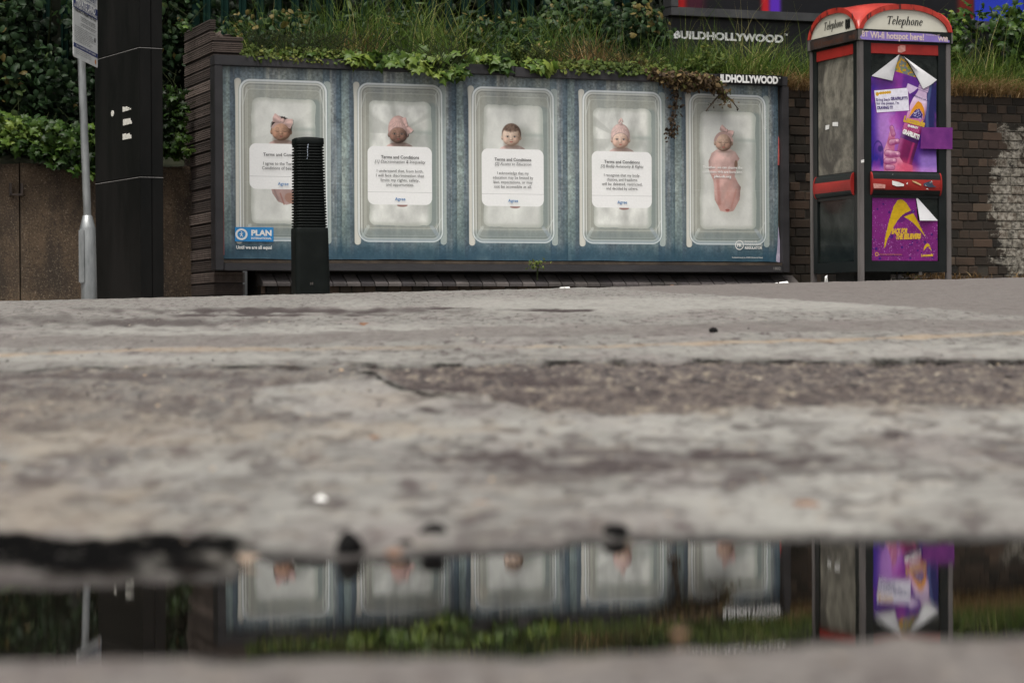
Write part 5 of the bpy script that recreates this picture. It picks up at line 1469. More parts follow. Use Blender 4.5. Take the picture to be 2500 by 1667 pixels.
mb = MB(); text_into(mb, 'Wi-fi hotspot here!', -KH+.10, Z_BAND+.022, .042, .50, .02, align='L', y=yb3-.0008); text_into(mb, 'Wifi', .28, Z_BAND+.018, .034, .10, .03, align='L', y=yb3-.0008)
rotk(mb, 3).build('lettering', BROWN, o)
# scuffs and labels
MB().box(-.0, .0, 0, 0, 0, 0) 
def patch(pts, y, m, name, par=KX, k=0):
    mb = MB(); mb.prism(pts, y, y+.001); return rotk(mb, k).build(name, m, par)
WPAP = worn('white_label', (0.62,0.62,0.60), (0.75,0.75,0.73), 20, .5)
PKW = worn('scraped_label', (0.42,0.16,0.13), (0.55,0.30,0.26), 40, .6)
yr = -KH+.008-.004
patch([klo(1950+p/4.611, q/4.611) for p, q in [(1120,590),(1160,596),(1205,575),(1203,512),(1150,510),(1120,530)]], yr, PKW, 'scraped_label')
for pts in ([(279,1465),(318,1452),(322,1405),(280,1415)], [(358,1420),(420,1424),(420,1375),(360,1378)]):
    patch([kside(1950+p/4.611, q/4.611) for p, q in pts], -KH+.018, WPAP, 'small_label', k=3)
bar_y = -KH+.008-.032-.004
def kb(px, py): return klo(1950+px/3.92, 320+py/3.92, .03)
for pts, mm in (([(895,475),(960,490),(1010,510),(1005,528),(940,530),(898,515)], WPAP), ([(715,500),(830,512),(828,548),(720,548)], PKW), ([(1085,474),(1120,482),(1175,512),(1168,522),(1130,505),(1095,490)], worn('peach_scrap', (.5,.33,.15), (.6,.42,.22), 20, .5)),
                ([(1200,500),(1270,478),(1290,520),(1320,536),(1250,540),(1195,520)], worn('blue_scrap', (.02,.035,.06), (.04,.06,.10), 20, .5)), ([(1250,492),(1275,475),(1280,490),(1262,500)], WPAP), ([(1030,505),(1045,490),(1043,512)], WPAP), ([(1210,525),(1230,528),(1215,512)], WPAP), ([(1220,555),(1245,560),(1230,548)], WPAP)):
    patch([kb(*p) for p in pts], bar_y, mm, 'torn_sticker')
for pts in ([(845,425),(875,440),(890,455),(905,440),(915,410),(890,428)], [(1000,430),(1020,440),(1025,425)]):
    patch([kb(*p) for p in pts], bar_y+.018, WPAP, 'torn_sticker')
patch([klo(1950+p/3.92, 320+q/3.92) for p, q in [(598,306),(625,300),(625,272),(594,280)]], -KH-.0015, WPAP, 'small_label')

# --- drinks posters

def k6(px, py): return klo(1950+px/4.611, py/4.611, -.02)
def k7(px, py): return klo(1950+px/3.92, 320+py/3.92, -.02)
pA = k7(697, 388); pB = k7(1318, 400)
x0k, x1k, z0k, z1k = pA[0], pB[0]+.004, pA[1]-.003, k6(1120, 615)[1]+.01
AH = .98
def a6(px, py):
    q = k6(px, py); return q[0]-x0k, z0k+AH-q[1]
def a7(px, py):
    q = k7(px, py); return q[0]-x0k, z0k+AH-q[1]
def drops(img, X, Y, n, r0, r1, col, al, seed, reg=None, dark=None):
    g_ = np.random.default_rng(seed); h, w, _ = img.shape; wm, hm = X[0, -1], Y[-1, 0]
    for i in range(n):
        cx, cy = g_.random()*wm, g_.random()*hm; r = r0+(r1-r0)*g_.random()**3
        if reg is not None and g_.random() > reg(cx, cy): continue
        x0, x1 = int(max(0, (cx-r*2)/wm*w)), int(min(w, (cx+r*2)/wm*w+2)); y0, y1 = int(max(0, (cy-r*2)/hm*h)), int(min(h, (cy+r*2)/hm*h+2))
        sub_ = img[y0:y1, x0:x1]; d_ = np.hypot(X[y0:y1, x0:x1]-cx, Y[y0:y1, x0:x1]-cy)-r
        if dark is not None: mixa(sub_, .6*fill(d_-r*.25, .001), dark)
        mixa(sub_, al*fill(d_, .001), col)
def kart_top(w=560, h=860, wm=.625, hm=AH):
    X, Y = grid(w, h, wm, hm)
    img = np.zeros((h, w, 3))
    P6 = lambda L: [a6(*p) for p in L]
    P7 = lambda L: [a7(*p) for p in L]
    n1 = fbm(X*5, Y*3, 4, 100)
    t = np.clip(n1*1.4-0.2, 0, 1)[..., None]
    img[:] = np.array((.19,.08,.42))*(1-t)+np.array((.44,.19,.58))*t
    c = a6(960, 1480); mixa(img, .85*fill(sd_el(X, Y, c[0], c[1], .10, .25, -.3), .10), (.72,.52,.80))
    mixa(img, .8*sst(.09, .0, X), (.20,.11,.56))
    c = a7(740, 300); mixa(img, .85*fill(sd_el(X, Y, c[0], c[1], .10, .06), .05), (.11,.11,.52))
    c = a7(1300, 60); mixa(img, .85*sst(.44, .54, X)*sst(c[1]+.05, c[1]-.05, Y), (.09,.13,.32))
    mixa(img, .6*fill(np.abs(X-.535-.02*np.sin(Y*9))-.014, .01)*(Y < c[1]), (.36,.46,.60))
    c = a7(1200, 230); mixa(img, .9*sst(c[1]-.05, c[1]+.03, Y)*sst(.40, .48, X), (.58,.45,.76))
    mixa(img, .8*sst(hm-.07, hm-.01, Y), (.74,.52,.82))
    c = a7(760, 170); mixa(img, .6*fill(np.abs(sd_el(X, Y, c[0], c[1]+.03, .045, .09))-.004)*(Y < c[1]+.08), (.18,.11,.42))
    c8 = a7(900, -60); mixa(img, .6*fill(sd_el(X, Y, c8[0], c8[1], .05, .16, -.35), .06), (.80,.58,.86)); mixa(img, .45*sst(.55,.75,fbm(X*9,Y*5,4,108)), (.70,.24,.62))
    mixa(img, .7*fill(sd_el(X, Y, c[0]+.02, c[1], .022, .026), .008), (.13,.08,.36))
    c = a6(950, 930); mixa(img, .55*fill(sd_el(X, Y, c[0], c[1], .14, .03), .03), (.30,.16,.38))
    yel = in_poly(X, Y, P6([(1100,600),(1260,600),(1340,880),(1070,800)]))
    mixa(img, yel, (.74,.56,.12)); mixa(img, yel*.85*sst(.50,.58,fbm(X*60,Y*60,3,104)), (.36,.42,.52)); mixa(img, yel*.7*sst(.56,.62,fbm(X*50+4,Y*50,3,109)), (.45,.55,.20))
    (xa, ya), (xb, yb) = a6(1412, 975), a6(1147, 1934)
    L = math.hypot(xb-xa, yb-ya); ux_, uy_ = (xb-xa)/L, (yb-ya)/L
    by = (X-xa)*ux_+(Y-ya)*uy_; bx = (X-xa)*uy_-(Y-ya)*ux_
    q_ = L/.71
    hw = np.interp(by/q_, [-.02,.0,.035,.04,.07,.12,.17,.25,.45,.72], [.045,.048,.048,.040,.048,.068,.078,.083,.085,.078])
    body = np.abs(bx)-hw; B = fill(body, .002)*(by > -.03)
    at_ = lambda px, py: (lambda p: (p[0]-xa)*ux_+(p[1]-ya)*uy_)(a6(px, py))
    lab0, lab1, strip = at_(1370, 1090), at_(1250, 1590), at_(1260, 1480)
    mixa(img, B, (.34,.07,.27))
    mixa(img, B*np.clip(.5-bx*6, 0, 1)*.55*(by > lab1), (.66,.14,.40))
    mixa(img, .6*fill(np.abs(bx-.045)-.010, .01)*(by > lab1), (.78,.22,.45))
    lab = B*(by > lab0)*(by < lab1)
    g = np.clip((by-lab0)/(strip-lab0), 0, 1)[..., None]**1.5
    img[:] = np.where(lab[..., None] > .5, np.array((.86,.78,.87))*(1-g)+np.array((.62,.10,.38))*g, img)
    mixa(img, lab*sst(.0, .01, by-strip-.02), (.25,.08,.32))
    mixa(img, B*(by <= lab0), (.76,.66,.78)); mixa(img, .6*B*(by < .05)*fill(np.abs(np.mod(by, .016)-.008)-.003), (.45,.36,.52))
    arc = in_poly(X, Y, P6([(1235,1330),(1270,1240),(1320,1165),(1345,1140),(1380,1160),(1410,1220),(1420,1290),(1408,1340),(1395,1280),(1360,1225),(1320,1235),(1280,1280)]))
    ins = in_poly(X, Y, P6([(1245,1330),(1280,1280),(1320,1235),(1360,1225),(1395,1290),(1385,1340)]))
    mixa(img, ins, (.20,.13,.42)); mixa(img, ins*.8*(vnoise(X*180, Y*180, 120) > .72), (.86,.86,.95)); mixa(img, arc, (.84,.56,.13))
    mixa(img, .30*B*sst(.03, .08, -bx), (.95,.82,.95)); mixa(img, .40*B*sst(.045, .085, bx), (.16,.05,.24))
    sk, skd, skl = (.70,.38,.52), (.48,.16,.36), (.88,.70,.78)
    palm = in_poly(X, Y, P7([(815,180),(850,90),(875,-10),(908,-10),(925,80),(915,190),(960,240),(1000,300),(1090,330),(1090,405),(820,405),(812,330)]))
    mixa(img, palm, sk); mixa(img, palm*.6*sst(.42,.62,fbm(X*14,Y*11,3,130)), skl)
    c = a7(1010, 370); mixa(img, .75*fill(sd_el(X, Y, c[0], c[1], .10, .07), .05), (.84,.30,.42))
    def finger(p0, p1, r0, r1, nail=True):
        (x0, y0), (x1, y1) = a7(*p0), a7(*p1); dx, dy = x1-x0, y1-y0
        t_ = np.clip(((X-x0)*dx+(Y-y0)*dy)/(dx*dx+dy*dy), 0, 1)
        d_ = np.hypot(X-x0-t_*dx, Y-y0-t_*dy)-(r0+(r1-r0)*t_)
        mixa(img, fill(d_-.004, .004)*.8, skd); a_ = fill(d_, .002)
        sh = np.clip(.55+(Y-y0-t_*dy)/-.05+.5*(fbm(X*40, Y*40, 3, 132)-.5), 0, 1)[..., None]
        cc = np.array(skd)*(1-sh)+np.array(skl)*sh*.95+np.array(sk)*.05
        img[:] = img*(1-a_[..., None])+cc*a_[..., None]
        if nail: mixa(img, .7*fill(sd_el(X, Y, x1-.004, y1-.004, .010, .008), .002), (.96,.74,.82))
    finger((890, -30), (905, 30), .016, .018, False)
    finger((885, 110), (945, 98), .022, .019)
    finger((850, 215), (950, 222), .026, .021)
    finger((840, 290), (915, 285), .024, .019)
    finger((850, 350), (900, 350), .022, .018, False)
    qd = P6([(850,1022),(1228,990),(1243,1245),(880,1270)])
    mixa(img, .8*in_poly(X, Y, P6([(842,1016),(1236,982),(1252,1252),(872,1280)])), (.42,.12,.46)); mixa(img, in_poly(X, Y, qd), (.87,.86,.91))
    c = a6(885, 1062); mixa(img, fill(sd_el(X, Y, c[0], c[1], .015, .016), .003), (.80,.60,.12))
    c0, c1 = a6(915, 1052), a6(1030, 1040); mixa(img, fill(sd_seg(X, Y, *c0, *c1)-.010-.002*np.sin(X*300), .002), (.80,.61,.18))
    mixa(img, in_poly(X, Y, P6([(1228,940),(1345,990),(1300,1030),(1250,1060),(1212,990)])), (.80,.72,.84))
    img *= (1+.12*(fbm(X*50, Y*50, 3, 140)-.5))[..., None]
    return np.clip(img, 0, 1)
qL = k7(700, 1240); qR = k7(1330, 1242); qT = k7(705, 618)
def b7(px, py):
    q = k7(px, py); return q[0]-qL[0], qL[1]+.56-q[1]
def kart_low(w=560, h=500, wm=.625, hm=.56):
    X, Y = grid(w, h, wm, hm)
    P7 = lambda L: [b7(*p) for p in L]
    img = np.zeros((h, w, 3)); img[:] = (.46,.12,.44)
    img *= (0.85+.3*fbm(X*6, Y*6, 4, 150))[..., None]
    mixa(img, .5*sst(.2, .0, Y), (.45,.10,.48))
    reg = lambda x, y: .25+.75*min(1, max(0, (y-.05)/.4))
    drops(img, X, Y, 1300, .001, .006, (.66,.36,.64), .6, 1, reg, (.32,.05,.34))
    drops(img, X, Y, 60, .006, .013, (.20,.07,.40), .85, 2, reg, (.36,.08,.42))
    drops(img, X, Y, 800, .0006, .003, (.90,.80,.92), .85, 3, reg)
    gold = (.76,.62,.09); wob_ = .005*(fbm(X*60, Y*60, 3, 160)-.5)
    A_ = np.maximum(in_poly(X+wob_, Y+wob_, P7([(815,1122),(830,1000),(868,850),(905,730),(940,668),(968,654),(1000,660),(1032,690),(1060,735),(1076,762),(1010,790),(970,825),(930,880),(885,965),(850,1040),(828,1110)])),
                    in_poly(X+wob_, Y+wob_, P7([(1008,822),(1055,800),(1095,788),(1122,830),(1160,905),(1200,985),(1217,1022),(1178,970),(1130,915),(1085,870),(1040,840)])))
    dk = in_poly(X-.004, Y+.002, P7([(1076,762),(1010,790),(970,825),(930,880),(1000,870),(1040,830),(1095,788)])); mixa(img, .5*dk, (.26,.06,.36))
    mixa(img, A_, gold)
    c = b7(1030, 1000)
    drops(img, X, Y, 900, .0006, .003, gold, .9, 5, lambda x, y: math.exp(-(((x-c[0])/.16)**2+((y-c[1])/.05)**2)))
    c2 = b7(870, 830); drops(img, X, Y, 500, .0006, .003, gold, .9, 6, lambda x, y: math.exp(-(((x-c2[0])/.03)**2+((y-c2[1])/.12)**2)))
    mini = [(1195,1150),(1200,1110),(1218,1082),(1232,1074),(1248,1084),(1258,1104),(1230,1108),(1208,1130)]; mixa(img, in_poly(X, Y, P7(mini)), gold)
    mixa(img, in_poly(X, Y, P7([(1240,1112),(1260,1108),(1272,1155),(1256,1128)])), gold)
    l0, l1 = b7(775, 1180), b7(985, 1182); mixa(img, .8*fill(sd_seg(X, Y, *l0, *l1)-.003), (.62,.42,.22)); l0, l1 = b7(775, 1192), b7(1000, 1194); mixa(img, .8*fill(sd_seg(X, Y, *l0, *l1)-.002), (.22,.08,.22))
    c = b7(748, 1178); mixa(img, fill(np.abs(sd_el(X, Y, c[0], c[1], .013, .013))-.004), (.72,.55,.28))
    img *= (1+.14*(fbm(X*60, Y*60, 3, 170)-.5))[..., None]
    return np.clip(img, 0, 1)
ky = -KH+.008+.0125
art = img_mat('drink_print', kart_top(), .4)
tp = uv_poly('drink_poster', [[(x0k, z0k), (x1k, z0k), k7(1315, 180), k6(1550, 905), k6(1400, 1000), k6(1180, 640), k6(1118, 618), k6(1050, 910), k6(815, 862)]], art, (x0k, x0k+.625, z0k, z0k+AH), KX, ky)
tp['label'] = 'poster of a hand gripping a purple drink bottle, top corners folded down'
PAPW = worn('poster_back', (0.66,0.66,0.68), (0.76,0.76,0.77), 8, .6, 0, None, 20, .7, .05)
def fold(pts, tipmm, name='folded_corner'):
    mb = MB(); p = [k6(*q) for q in pts]
    n = len(p); cxm = sum(a for a, _ in p)/n; czm = sum(b_ for _, b_ in p)/n
    vs = [(a, ky-.004-(tipmm if i in (n-1,) else .003), b_) for i, (a, b_) in enumerate(p)]
    vs.append((cxm, ky-.014-tipmm*.3, czm)); 
    mb.add(vs, [(i, (i+1) % n, n) for i in range(n)], 0, True)
    return mb.build(name, PAPW, tp)
fold([(1118,618), (1085,760), (1050,912), (960,892), (815,858)][::-1], .02)
fold([(1165,640), (1200,655), (1370,775), (1552,902), (1480,960), (1395,1004), (1330,880), (1240,720)][::-1], .02)
# scrap of poster tape sticking out past the post
mb = MB(); q = [k6(1365, 1437), k6(1707, 1440)]; qb = [k7(1160, 172), k7(1450, 174)]
SCR = worn('purple_scrap', (0.11,0.012,0.15), (0.18,0.025,0.20), 9, .35, 0, (.75,.5,.8), 18, .74)
mb.prism([(qb[0][0]-.01, qb[0][1]), (qb[1][0]+.005, qb[1][1]-.002), (q[1][0]+.005, q[1][1]), (q[0][0], q[0][1])], -KH-.006, -KH-.0045)
o = mb.build('poster_scrap', SCR, KX); o['label'] = 'purple strip of poster sticking out past the right post'
# words on the upper poster
NV = flat('violet_ink', (0.055,0.025,0.17)); GOLD = flat('gold_ink', (0.62,0.38,0.035))
mb = MB(); yt = ky-.002
for s, px, py, wpx, bd, mi in (('Bring back', 872, 1140, 158, .012, 0), ('GRAFRUITTI', 1035, 1128, 190, .045, 0), ('for me please, I\'m', 875, 1182, 255, .012, 0), ('CRAVING IT!', 880, 1232, 180, .045, 0)):
    a = k6(px, py); b_ = k6(px+wpx, py); text_into(mb, s, a[0], a[1], .0225, b_[0]-a[0], bd, align='L', y=yt, mi=mi, rot=.055)
def tx(s, x0_, y0_, x1_, y1_, cap, bd, mi, sh=0):
    a, b_ = k6(x0_, y0_), k6(x1_, y1_); text_into(mb, s, a[0], a[1], cap, math.hypot(b_[0]-a[0], b_[1]-a[1]), bd, sh, 'L', yt, mi, math.atan2(b_[1]-a[1], b_[0]-a[0]))
tx('REFRESHING UPLIFT', 1270, 1075, 1465, 1150, .0125, .02, 0)
tx('Lucozade', 1175, 1365, 1415, 1430, .044, .07, 1, .1)
tx('ENERGY', 1225, 1425, 1345, 1455, .0155, .06, 2)
tx('ZERO SUGAR', 1165, 1450, 1355, 1500, .024, -.004, 3)
tx('GRAFRUITTI', 1165, 1500, 1350, 1570, .034, .075, 2)
mb.build('lettering', [NV, GOLD, WHITE, flat('pink_ink', (0.60,0.18,0.36))], tp)
# lower poster
lowm = img_mat('drops_print', kart_low(), .35)
lp = uv_poly('drink_poster', [[(qL[0], qL[1]), (qR[0], qR[1]), k7(1328, 858), k7(1140, 858), k7(1118, 622), (qT[0], qT[1])]], lowm, (qL[0], qL[0]+.625, qL[1], qL[1]+.56), KX, ky)
lp['label'] = 'magenta poster with a gold swoosh and water drops, one corner folded'
mb = MB(); p = [k7(1118, 622), k7(1142, 858), k7(1330, 858)]
mb.add([(p[0][0], ky-.004, p[0][1]), (p[1][0], ky-.03, p[1][1]), (p[2][0], ky-.004, p[2][1])], [(0,1,2)]); mb.build('folded_corner', PAPW, lp)
mb = MB()
def tx7(s, x0_, y0_, x1_, cap, bd, mi=0, sh=.2, rot=.03):
    a, b_ = k7(x0_, y0_), k7(x1_, y0_); text_into(mb, s, a[0], a[1], cap, b_[0]-a[0], bd, sh, 'L', yt, mi, rot)
tx7('BACK FOR', 888, 982, 1040, .038, .075); tx7('THE BELIEVERS', 925, 1034, 1165, .038, .075); tx7('Lucozade', 1170, 1200, 1285, .020, .06)
mb.build('lettering', GOLD, lp)
# litter round the foot of the box and the wall
def scrap(px, py, dist, w, h, m, label, rz=0, name='litter'):
    p = at_d(px, py, dist); mb = MB()
    vs = [(-w/2,0,0),(w/2,-.01,.002),(w/2*.8,.01,h),(0,-.02,h*.6),(-w/2*.7,.012,h*.8)]
    mb.add(vs, [(0,1,3),(0,3,4),(1,2,3),(3,2,4)]); o = mb.build(name, m, loc=(p.x, p.y, p.z), rz=rz); return tag(o, label, 'litter', 'litter along the foot of the wall')
scrap(1378, 706, 19.5, .10, .02, WPAP, 'flat white paper scrap below the education poster'); scrap(1913, 696, 18.6, .085, .03, WPAP, 'crumpled pale tissue left of the phone box'); scrap(1895, 696, 18.7, .03, .02, WPAP, 'tiny white scrap beside the crumpled tissue')
scrap(2247, 672, 19.9, .03, .07, WPAP, 'white tissue hanging under the phone box door'); scrap(2017, 690, 19.2, .025, .06, WPAP, 'white scrap standing under the left side of the phone box')
scrap(1640, 701, 19.4, .04, .02, LEAF_O, 'brown paper scrap below the autonomy poster')
# ------------------------------------------------------------------ VEGETATION
def leaf_mat(name, stops, rough=0.5, trans=0.25):
    m, nt, b = new_mat(name)
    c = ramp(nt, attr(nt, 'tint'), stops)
    n1 = noise(nt, coords(nt), 90, 3)
    c = mixc(nt, ramp(nt, n1, [(0.3, (0.25,)*3), (0.6, (0,0,0))]), c, (0.01, 0.015, 0.006))
    nt.links.new(c, b.inputs['Base Color']); b.inputs['Roughness'].default_value = rough; b.inputs['Specular IOR Level'].default_value = 0.18
    t = nt.nodes.new('ShaderNodeBsdfTranslucent'); nt.links.new(c, t.inputs[0])
    mx = nt.nodes.new('ShaderNodeMixShader'); mx.inputs[0].default_value = trans
    nt.links.new(b.outputs[0], mx.inputs[1]); nt.links.new(t.outputs[0], mx.inputs[2]); nt.links.new(mx.outputs[0], nt.nodes['Material Output'].inputs[0])
    return m
M_BR = leaf_mat('bramble_leaf', [(0, (0.004,0.010,0.005)), (0.5, (0.012,0.030,0.011)), (0.85, (0.028,0.058,0.018)), (0.985, (0.06,0.09,0.025)), (1, (0.13,0.10,0.03))])
M_IVY = leaf_mat('ivy_leaf', [(0, (0.007,0.018,0.004)), (0.35, (0.026,0.060,0.009)), (0.75, (0.078,0.132,0.020)), (1, (0.17,0.22,0.04))], 0.42)
M_GR = leaf_mat('grass_blade', [(0, (0.010,0.026,0.006)), (0.4, (0.045,0.090,0.014)), (0.72, (0.11,0.165,0.026)), (0.92, (0.18,0.20,0.045)), (1, (0.30,0.27,0.11))], 0.6)
M_DRY = leaf_mat('dry_grass', [(0, (0.045,0.028,0.012)), (0.4, (0.13,0.075,0.030)), (0.8, (0.25,0.155,0.065)), (1, (0.38,0.27,0.14))], 0.7)
M_WEED = leaf_mat('weed_leaf', [(0, (0.020,0.038,0.008)), (0.5, (0.080,0.115,0.020)), (0.8, (0.15,0.165,0.035)), (1, (0.20,0.15,0.06))], 0.6)
M_STEM = worn('green_stem', (0.010,0.016,0.006), (0.028,0.034,0.012), 20, 0.8, spec=.1)
M_TWIG = worn('dead_vine', (0.030,0.020,0.013), (0.075,0.050,0.032), 20, 0.8)
M_FLOW = leaf_mat('blossom', [(0, (0.35,0.28,0.28)), (1, (0.62,0.58,0.56))], 0.6)
M_DEAD = leaf_mat('dead_leaf', [(0, (0.025,0.017,0.012)), (0.6, (0.085,0.055,0.030)), (0.9, (0.20,0.14,0.06)), (1, (0.14,0.16,0.05))], 0.7)
# leaf outlines: x across, y along, z out of the leaf; fans round vertex 0
def tm(pts, bend=0.12):
    V = np.array([(0, .45, bend)]+[(x, y, -bend*abs(x)*1.5+(-.12*(y-.4)**2)) for x, y in pts]); n = len(pts)
    return V, np.array([(0, 1+i, 1+(i+1) % n) for i in range(n)])
T_IVY = tm([(.0,.02),(.20,-.10),(.50,.05),(.34,.28),(.58,.55),(.24,.60),(.0,1.05),(-.24,.60),(-.58,.55),(-.34,.28),(-.50,.05),(-.20,-.10)])
T_BR = tm([(0,0),(.22,.12),(.36,.34),(.30,.62),(.13,.86),(0,1.0),(-.13,.86),(-.30,.62),(-.36,.34),(-.22,.12)], .10)
T_NAR = tm([(0,0),(.11,.2),(.14,.5),(.07,.8),(0,1.0),(-.07,.8),(-.14,.5),(-.11,.2)], .05)
T_SM = tm([(0,0),(.3,.3),(.25,.7),(0,1),(-.25,.7),(-.3,.3)], .08)
def nrm(a): return a/np.maximum(np.linalg.norm(a, axis=1, keepdims=True), 1e-6)
def leaves(name, P_, S, Nn, tmpl, mat, tint, parent=None, down=0.5, rg=rng):
    n = len(P_); Tv, Tf = tmpl
    Nn = nrm(Nn)
    r = rg.normal(size=(n, 3)); r[:, 2] -= down*1.5
    b = nrm(r-Nn*np.sum(r*Nn, 1, keepdims=True)); a = np.cross(b, Nn)
    V = P_[:, None, :]+S[:, None, None]*(Tv[None, :, 0:1]*a[:, None]+Tv[None, :, 1:2]*b[:, None]+Tv[None, :, 2:3]*Nn[:, None])
    k = len(Tv)
    F = (Tf[None]+(np.arange(n)*k)[:, None, None]).reshape(-1, 3)
    return np_mesh(name, V.reshape(-1, 3), F, mat, parent, np.repeat(np.clip(tint, 0, 1), k))
def blades(name, P_, Hh, lean, wd, mat, tint, parent=None, seg=4, rg=rng):
    """P_ base (n,3), Hh height, lean (n,2) horizontal reach at the tip as share of the height"""
    n = len(P_); t = np.linspace(0, 1, seg+1)
    ctr = np.zeros((n, seg+1, 3))
    ctr[:, :, 0] = P_[:, 0:1]+lean[:, 0:1]*Hh[:, None]*t**2.0
    ctr[:, :, 1] = P_[:, 1:2]+lean[:, 1:2]*Hh[:, None]*t**2.0
    l2 = np.hypot(lean[:, 0], lean[:, 1])[:, None]
    ctr[:, :, 2] = P_[:, 2:3]+Hh[:, None]*(t-0.42*np.minimum(l2, 1.6)*t**2.6)
    ang = rg.uniform(-0.9, 0.9, n)
    wv = np.stack([np.cos(ang), np.sin(ang), np.zeros(n)], 1)
    w = (wd[:, None]*(1-t**1.5*0.93))[..., None]
    L = ctr-wv[:, None]*w; R_ = ctr+wv[:, None]*w
    V = np.stack([L, R_], 2).reshape(n, -1, 3)
    f = np.array([(2*i, 2*i+1, 2*i+3, 2*i+2) for i in range(seg)])
    F = (f[None]+(np.arange(n)*(2*(seg+1)))[:, None, None]).reshape(-1, 4)
    return np_mesh(name, V.reshape(-1, 3), F, mat, parent, np.repeat(np.clip(tint, 0, 1), 2*(seg+1)))
U3 = np.array(UU); V3 = np.array(VV); O3 = np.array(O2)
def Wn(t, b, z): return O3+np.outer(t, U3)+np.outer(b, V3)+np.outer(z, (0, 0, 1))
def facing(n, out=1.0, up=0.6, sp=0.6, rg=rng):
    return -V3*out+np.array((0, 0, up))+rg.normal(size=(n, 3))*sp
def plant(name, loc_tb, label, cat, group=None):
    t, b, z = loc_tb; p = W(t, b, z)
    return empty(name, tuple(p), 0, label, cat, group), np.array(p)
def stems(mbx, n, spread, hgt, r=0.006, lean=0.5):
    out = []
    for i in range(n):
        a = rnd.uniform(0, 6.28); s = rnd.uniform(.2, 1)*spread; h = hgt*rnd.uniform(.6, 1)
        p = [(s*.15*math.cos(a), s*.15*math.sin(a), -.1), (s*.5*math.cos(a), s*.5*math.sin(a), h*.5), (s*math.cos(a), s*math.sin(a), h*.9), (s*(1+lean)*math.cos(a), s*(1+lean)*math.sin(a), h*.85)]
        mbx.tube(p, [r, r*.8, r*.5, r*.2], 5); out.append(p)
    return out
def bush(t, b, z, rt, rb, rz, n, size, label, mat=M_BR, tmpl=T_BR, name='bramble_bush', cat='bush', group='bushes on the bank', tmean=.45, dens=2.2, thr=.42, flowers=0, up=.5, stem_n=8, seed=0):
    root, p0 = plant(name, (t, b, z), label, cat, group)
    g = np.random.default_rng(int(t*100+b*10+z*7+seed) % 99991)
    m = n*3
    q = g.uniform(-1, 1, (m, 3)); rr = np.linalg.norm(q, axis=1); q = q[(rr < 1)]
    q = q[g.random(len(q)) < 0.35+0.65*np.linalg.norm(q, axis=1)**2]
    loc = np.outer(q[:, 0]*rt, U3)+np.outer(q[:, 1]*rb, V3)+np.outer(q[:, 2]*rz+rz*.85, (0, 0, 1))
    cl = fbm(loc[:, 0]*dens+t, loc[:, 2]*dens+loc[:, 1], 3, int(abs(t)*3) % 50)
    keep = cl > thr-0.10*(q[:, 2])*0
    loc, q, cl = loc[keep][:n], q[keep][:n], cl[keep][:n]
    k = len(loc)
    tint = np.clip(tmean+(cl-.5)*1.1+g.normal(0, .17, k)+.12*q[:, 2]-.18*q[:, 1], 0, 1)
    # leaves grow in threes
    grp = g.normal(0, size*.6, (k, 3))
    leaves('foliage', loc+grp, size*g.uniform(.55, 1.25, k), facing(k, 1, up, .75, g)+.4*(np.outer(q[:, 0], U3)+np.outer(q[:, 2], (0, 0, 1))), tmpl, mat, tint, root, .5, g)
    mbx = MB(); stems(mbx, stem_n, min(rt, 1.0)*.8, rz*1.7, .008); mbx.build('stem', M_STEM, root)
    if flowers:
        fl = loc[g.integers(0, k, flowers)]-V3*.06
        P_ = np.repeat(fl, 9, 0)+g.normal(0, .022, (flowers*9, 3))
        leaves('blossom', P_, g.uniform(.008, .016, len(P_)), facing(len(P_), 1, .3, .8, g), T_SM, M_FLOW, g.random(len(P_)), root, 0, g)
    return root
# -- left: brambles and ivy above the concrete wall
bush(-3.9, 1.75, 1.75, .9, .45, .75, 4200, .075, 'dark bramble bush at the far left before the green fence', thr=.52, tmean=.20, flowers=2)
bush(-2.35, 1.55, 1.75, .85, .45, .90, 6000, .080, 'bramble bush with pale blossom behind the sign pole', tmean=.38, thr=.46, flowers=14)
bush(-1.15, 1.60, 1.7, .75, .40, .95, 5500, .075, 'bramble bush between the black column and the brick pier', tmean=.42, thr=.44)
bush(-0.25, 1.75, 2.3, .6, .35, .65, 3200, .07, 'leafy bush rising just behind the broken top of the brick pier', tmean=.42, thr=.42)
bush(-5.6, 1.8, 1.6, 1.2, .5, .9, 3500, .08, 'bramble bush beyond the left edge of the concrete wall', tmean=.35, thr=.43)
def ivy_sheet(name, pts, label, size, mat=M_IVY, tmean=.5, tmpl=T_IVY, cat='ivy', out=1.0, up=.7, group='ivy hanging over the walls', stems_=None, parentless=True, spread=.6):
    P_ = np.array(pts); c = P_.mean(0)
    root = empty(name, tuple(c), 0, label, cat, group)
    g = np.random.default_rng(len(P_))
    k = len(P_)
    cl = fbm(P_[:, 0]*5, P_[:, 2]*5, 3, 7)
    leaves('leaves', P_-c, size*g.uniform(.5, 1.25, k), facing(k, out, up, spread, g), tmpl, mat, np.clip(tmean+(cl-.5)*1.0+g.normal(0, .16, k), 0, 1), root, .8, g)
    mbx = MB()
    for i in range(0, k, max(1, k//60)):
        a = Vector(P_[i]-c); mbx.tube([a, a+Vector((rnd.uniform(-.1,.1), .02, .08)), a+Vector((rnd.uniform(-.15,.15), .05, .18))], .003, 4)
    mbx.build('stem', M_STEM, root)
    return root
g = np.random.default_rng(3)
def sheet(t0, t1, b0, b1, ztop, n, drop, thr=.36, sc=2.2, sd=5):
    t = g.uniform(t0, t1, n*2); s = g.beta(1.1, 1.6, n*2)
    d = drop(t)
    z = ztop(t)-s*d; b = b0+(b1-b0)*(1-s)*g.random(n*2)-.03*g.random(n*2)
    k = fbm(t*sc, z*sc, 3, sd) > thr
    return Wn(t[k], b[k], z[k])[:n]
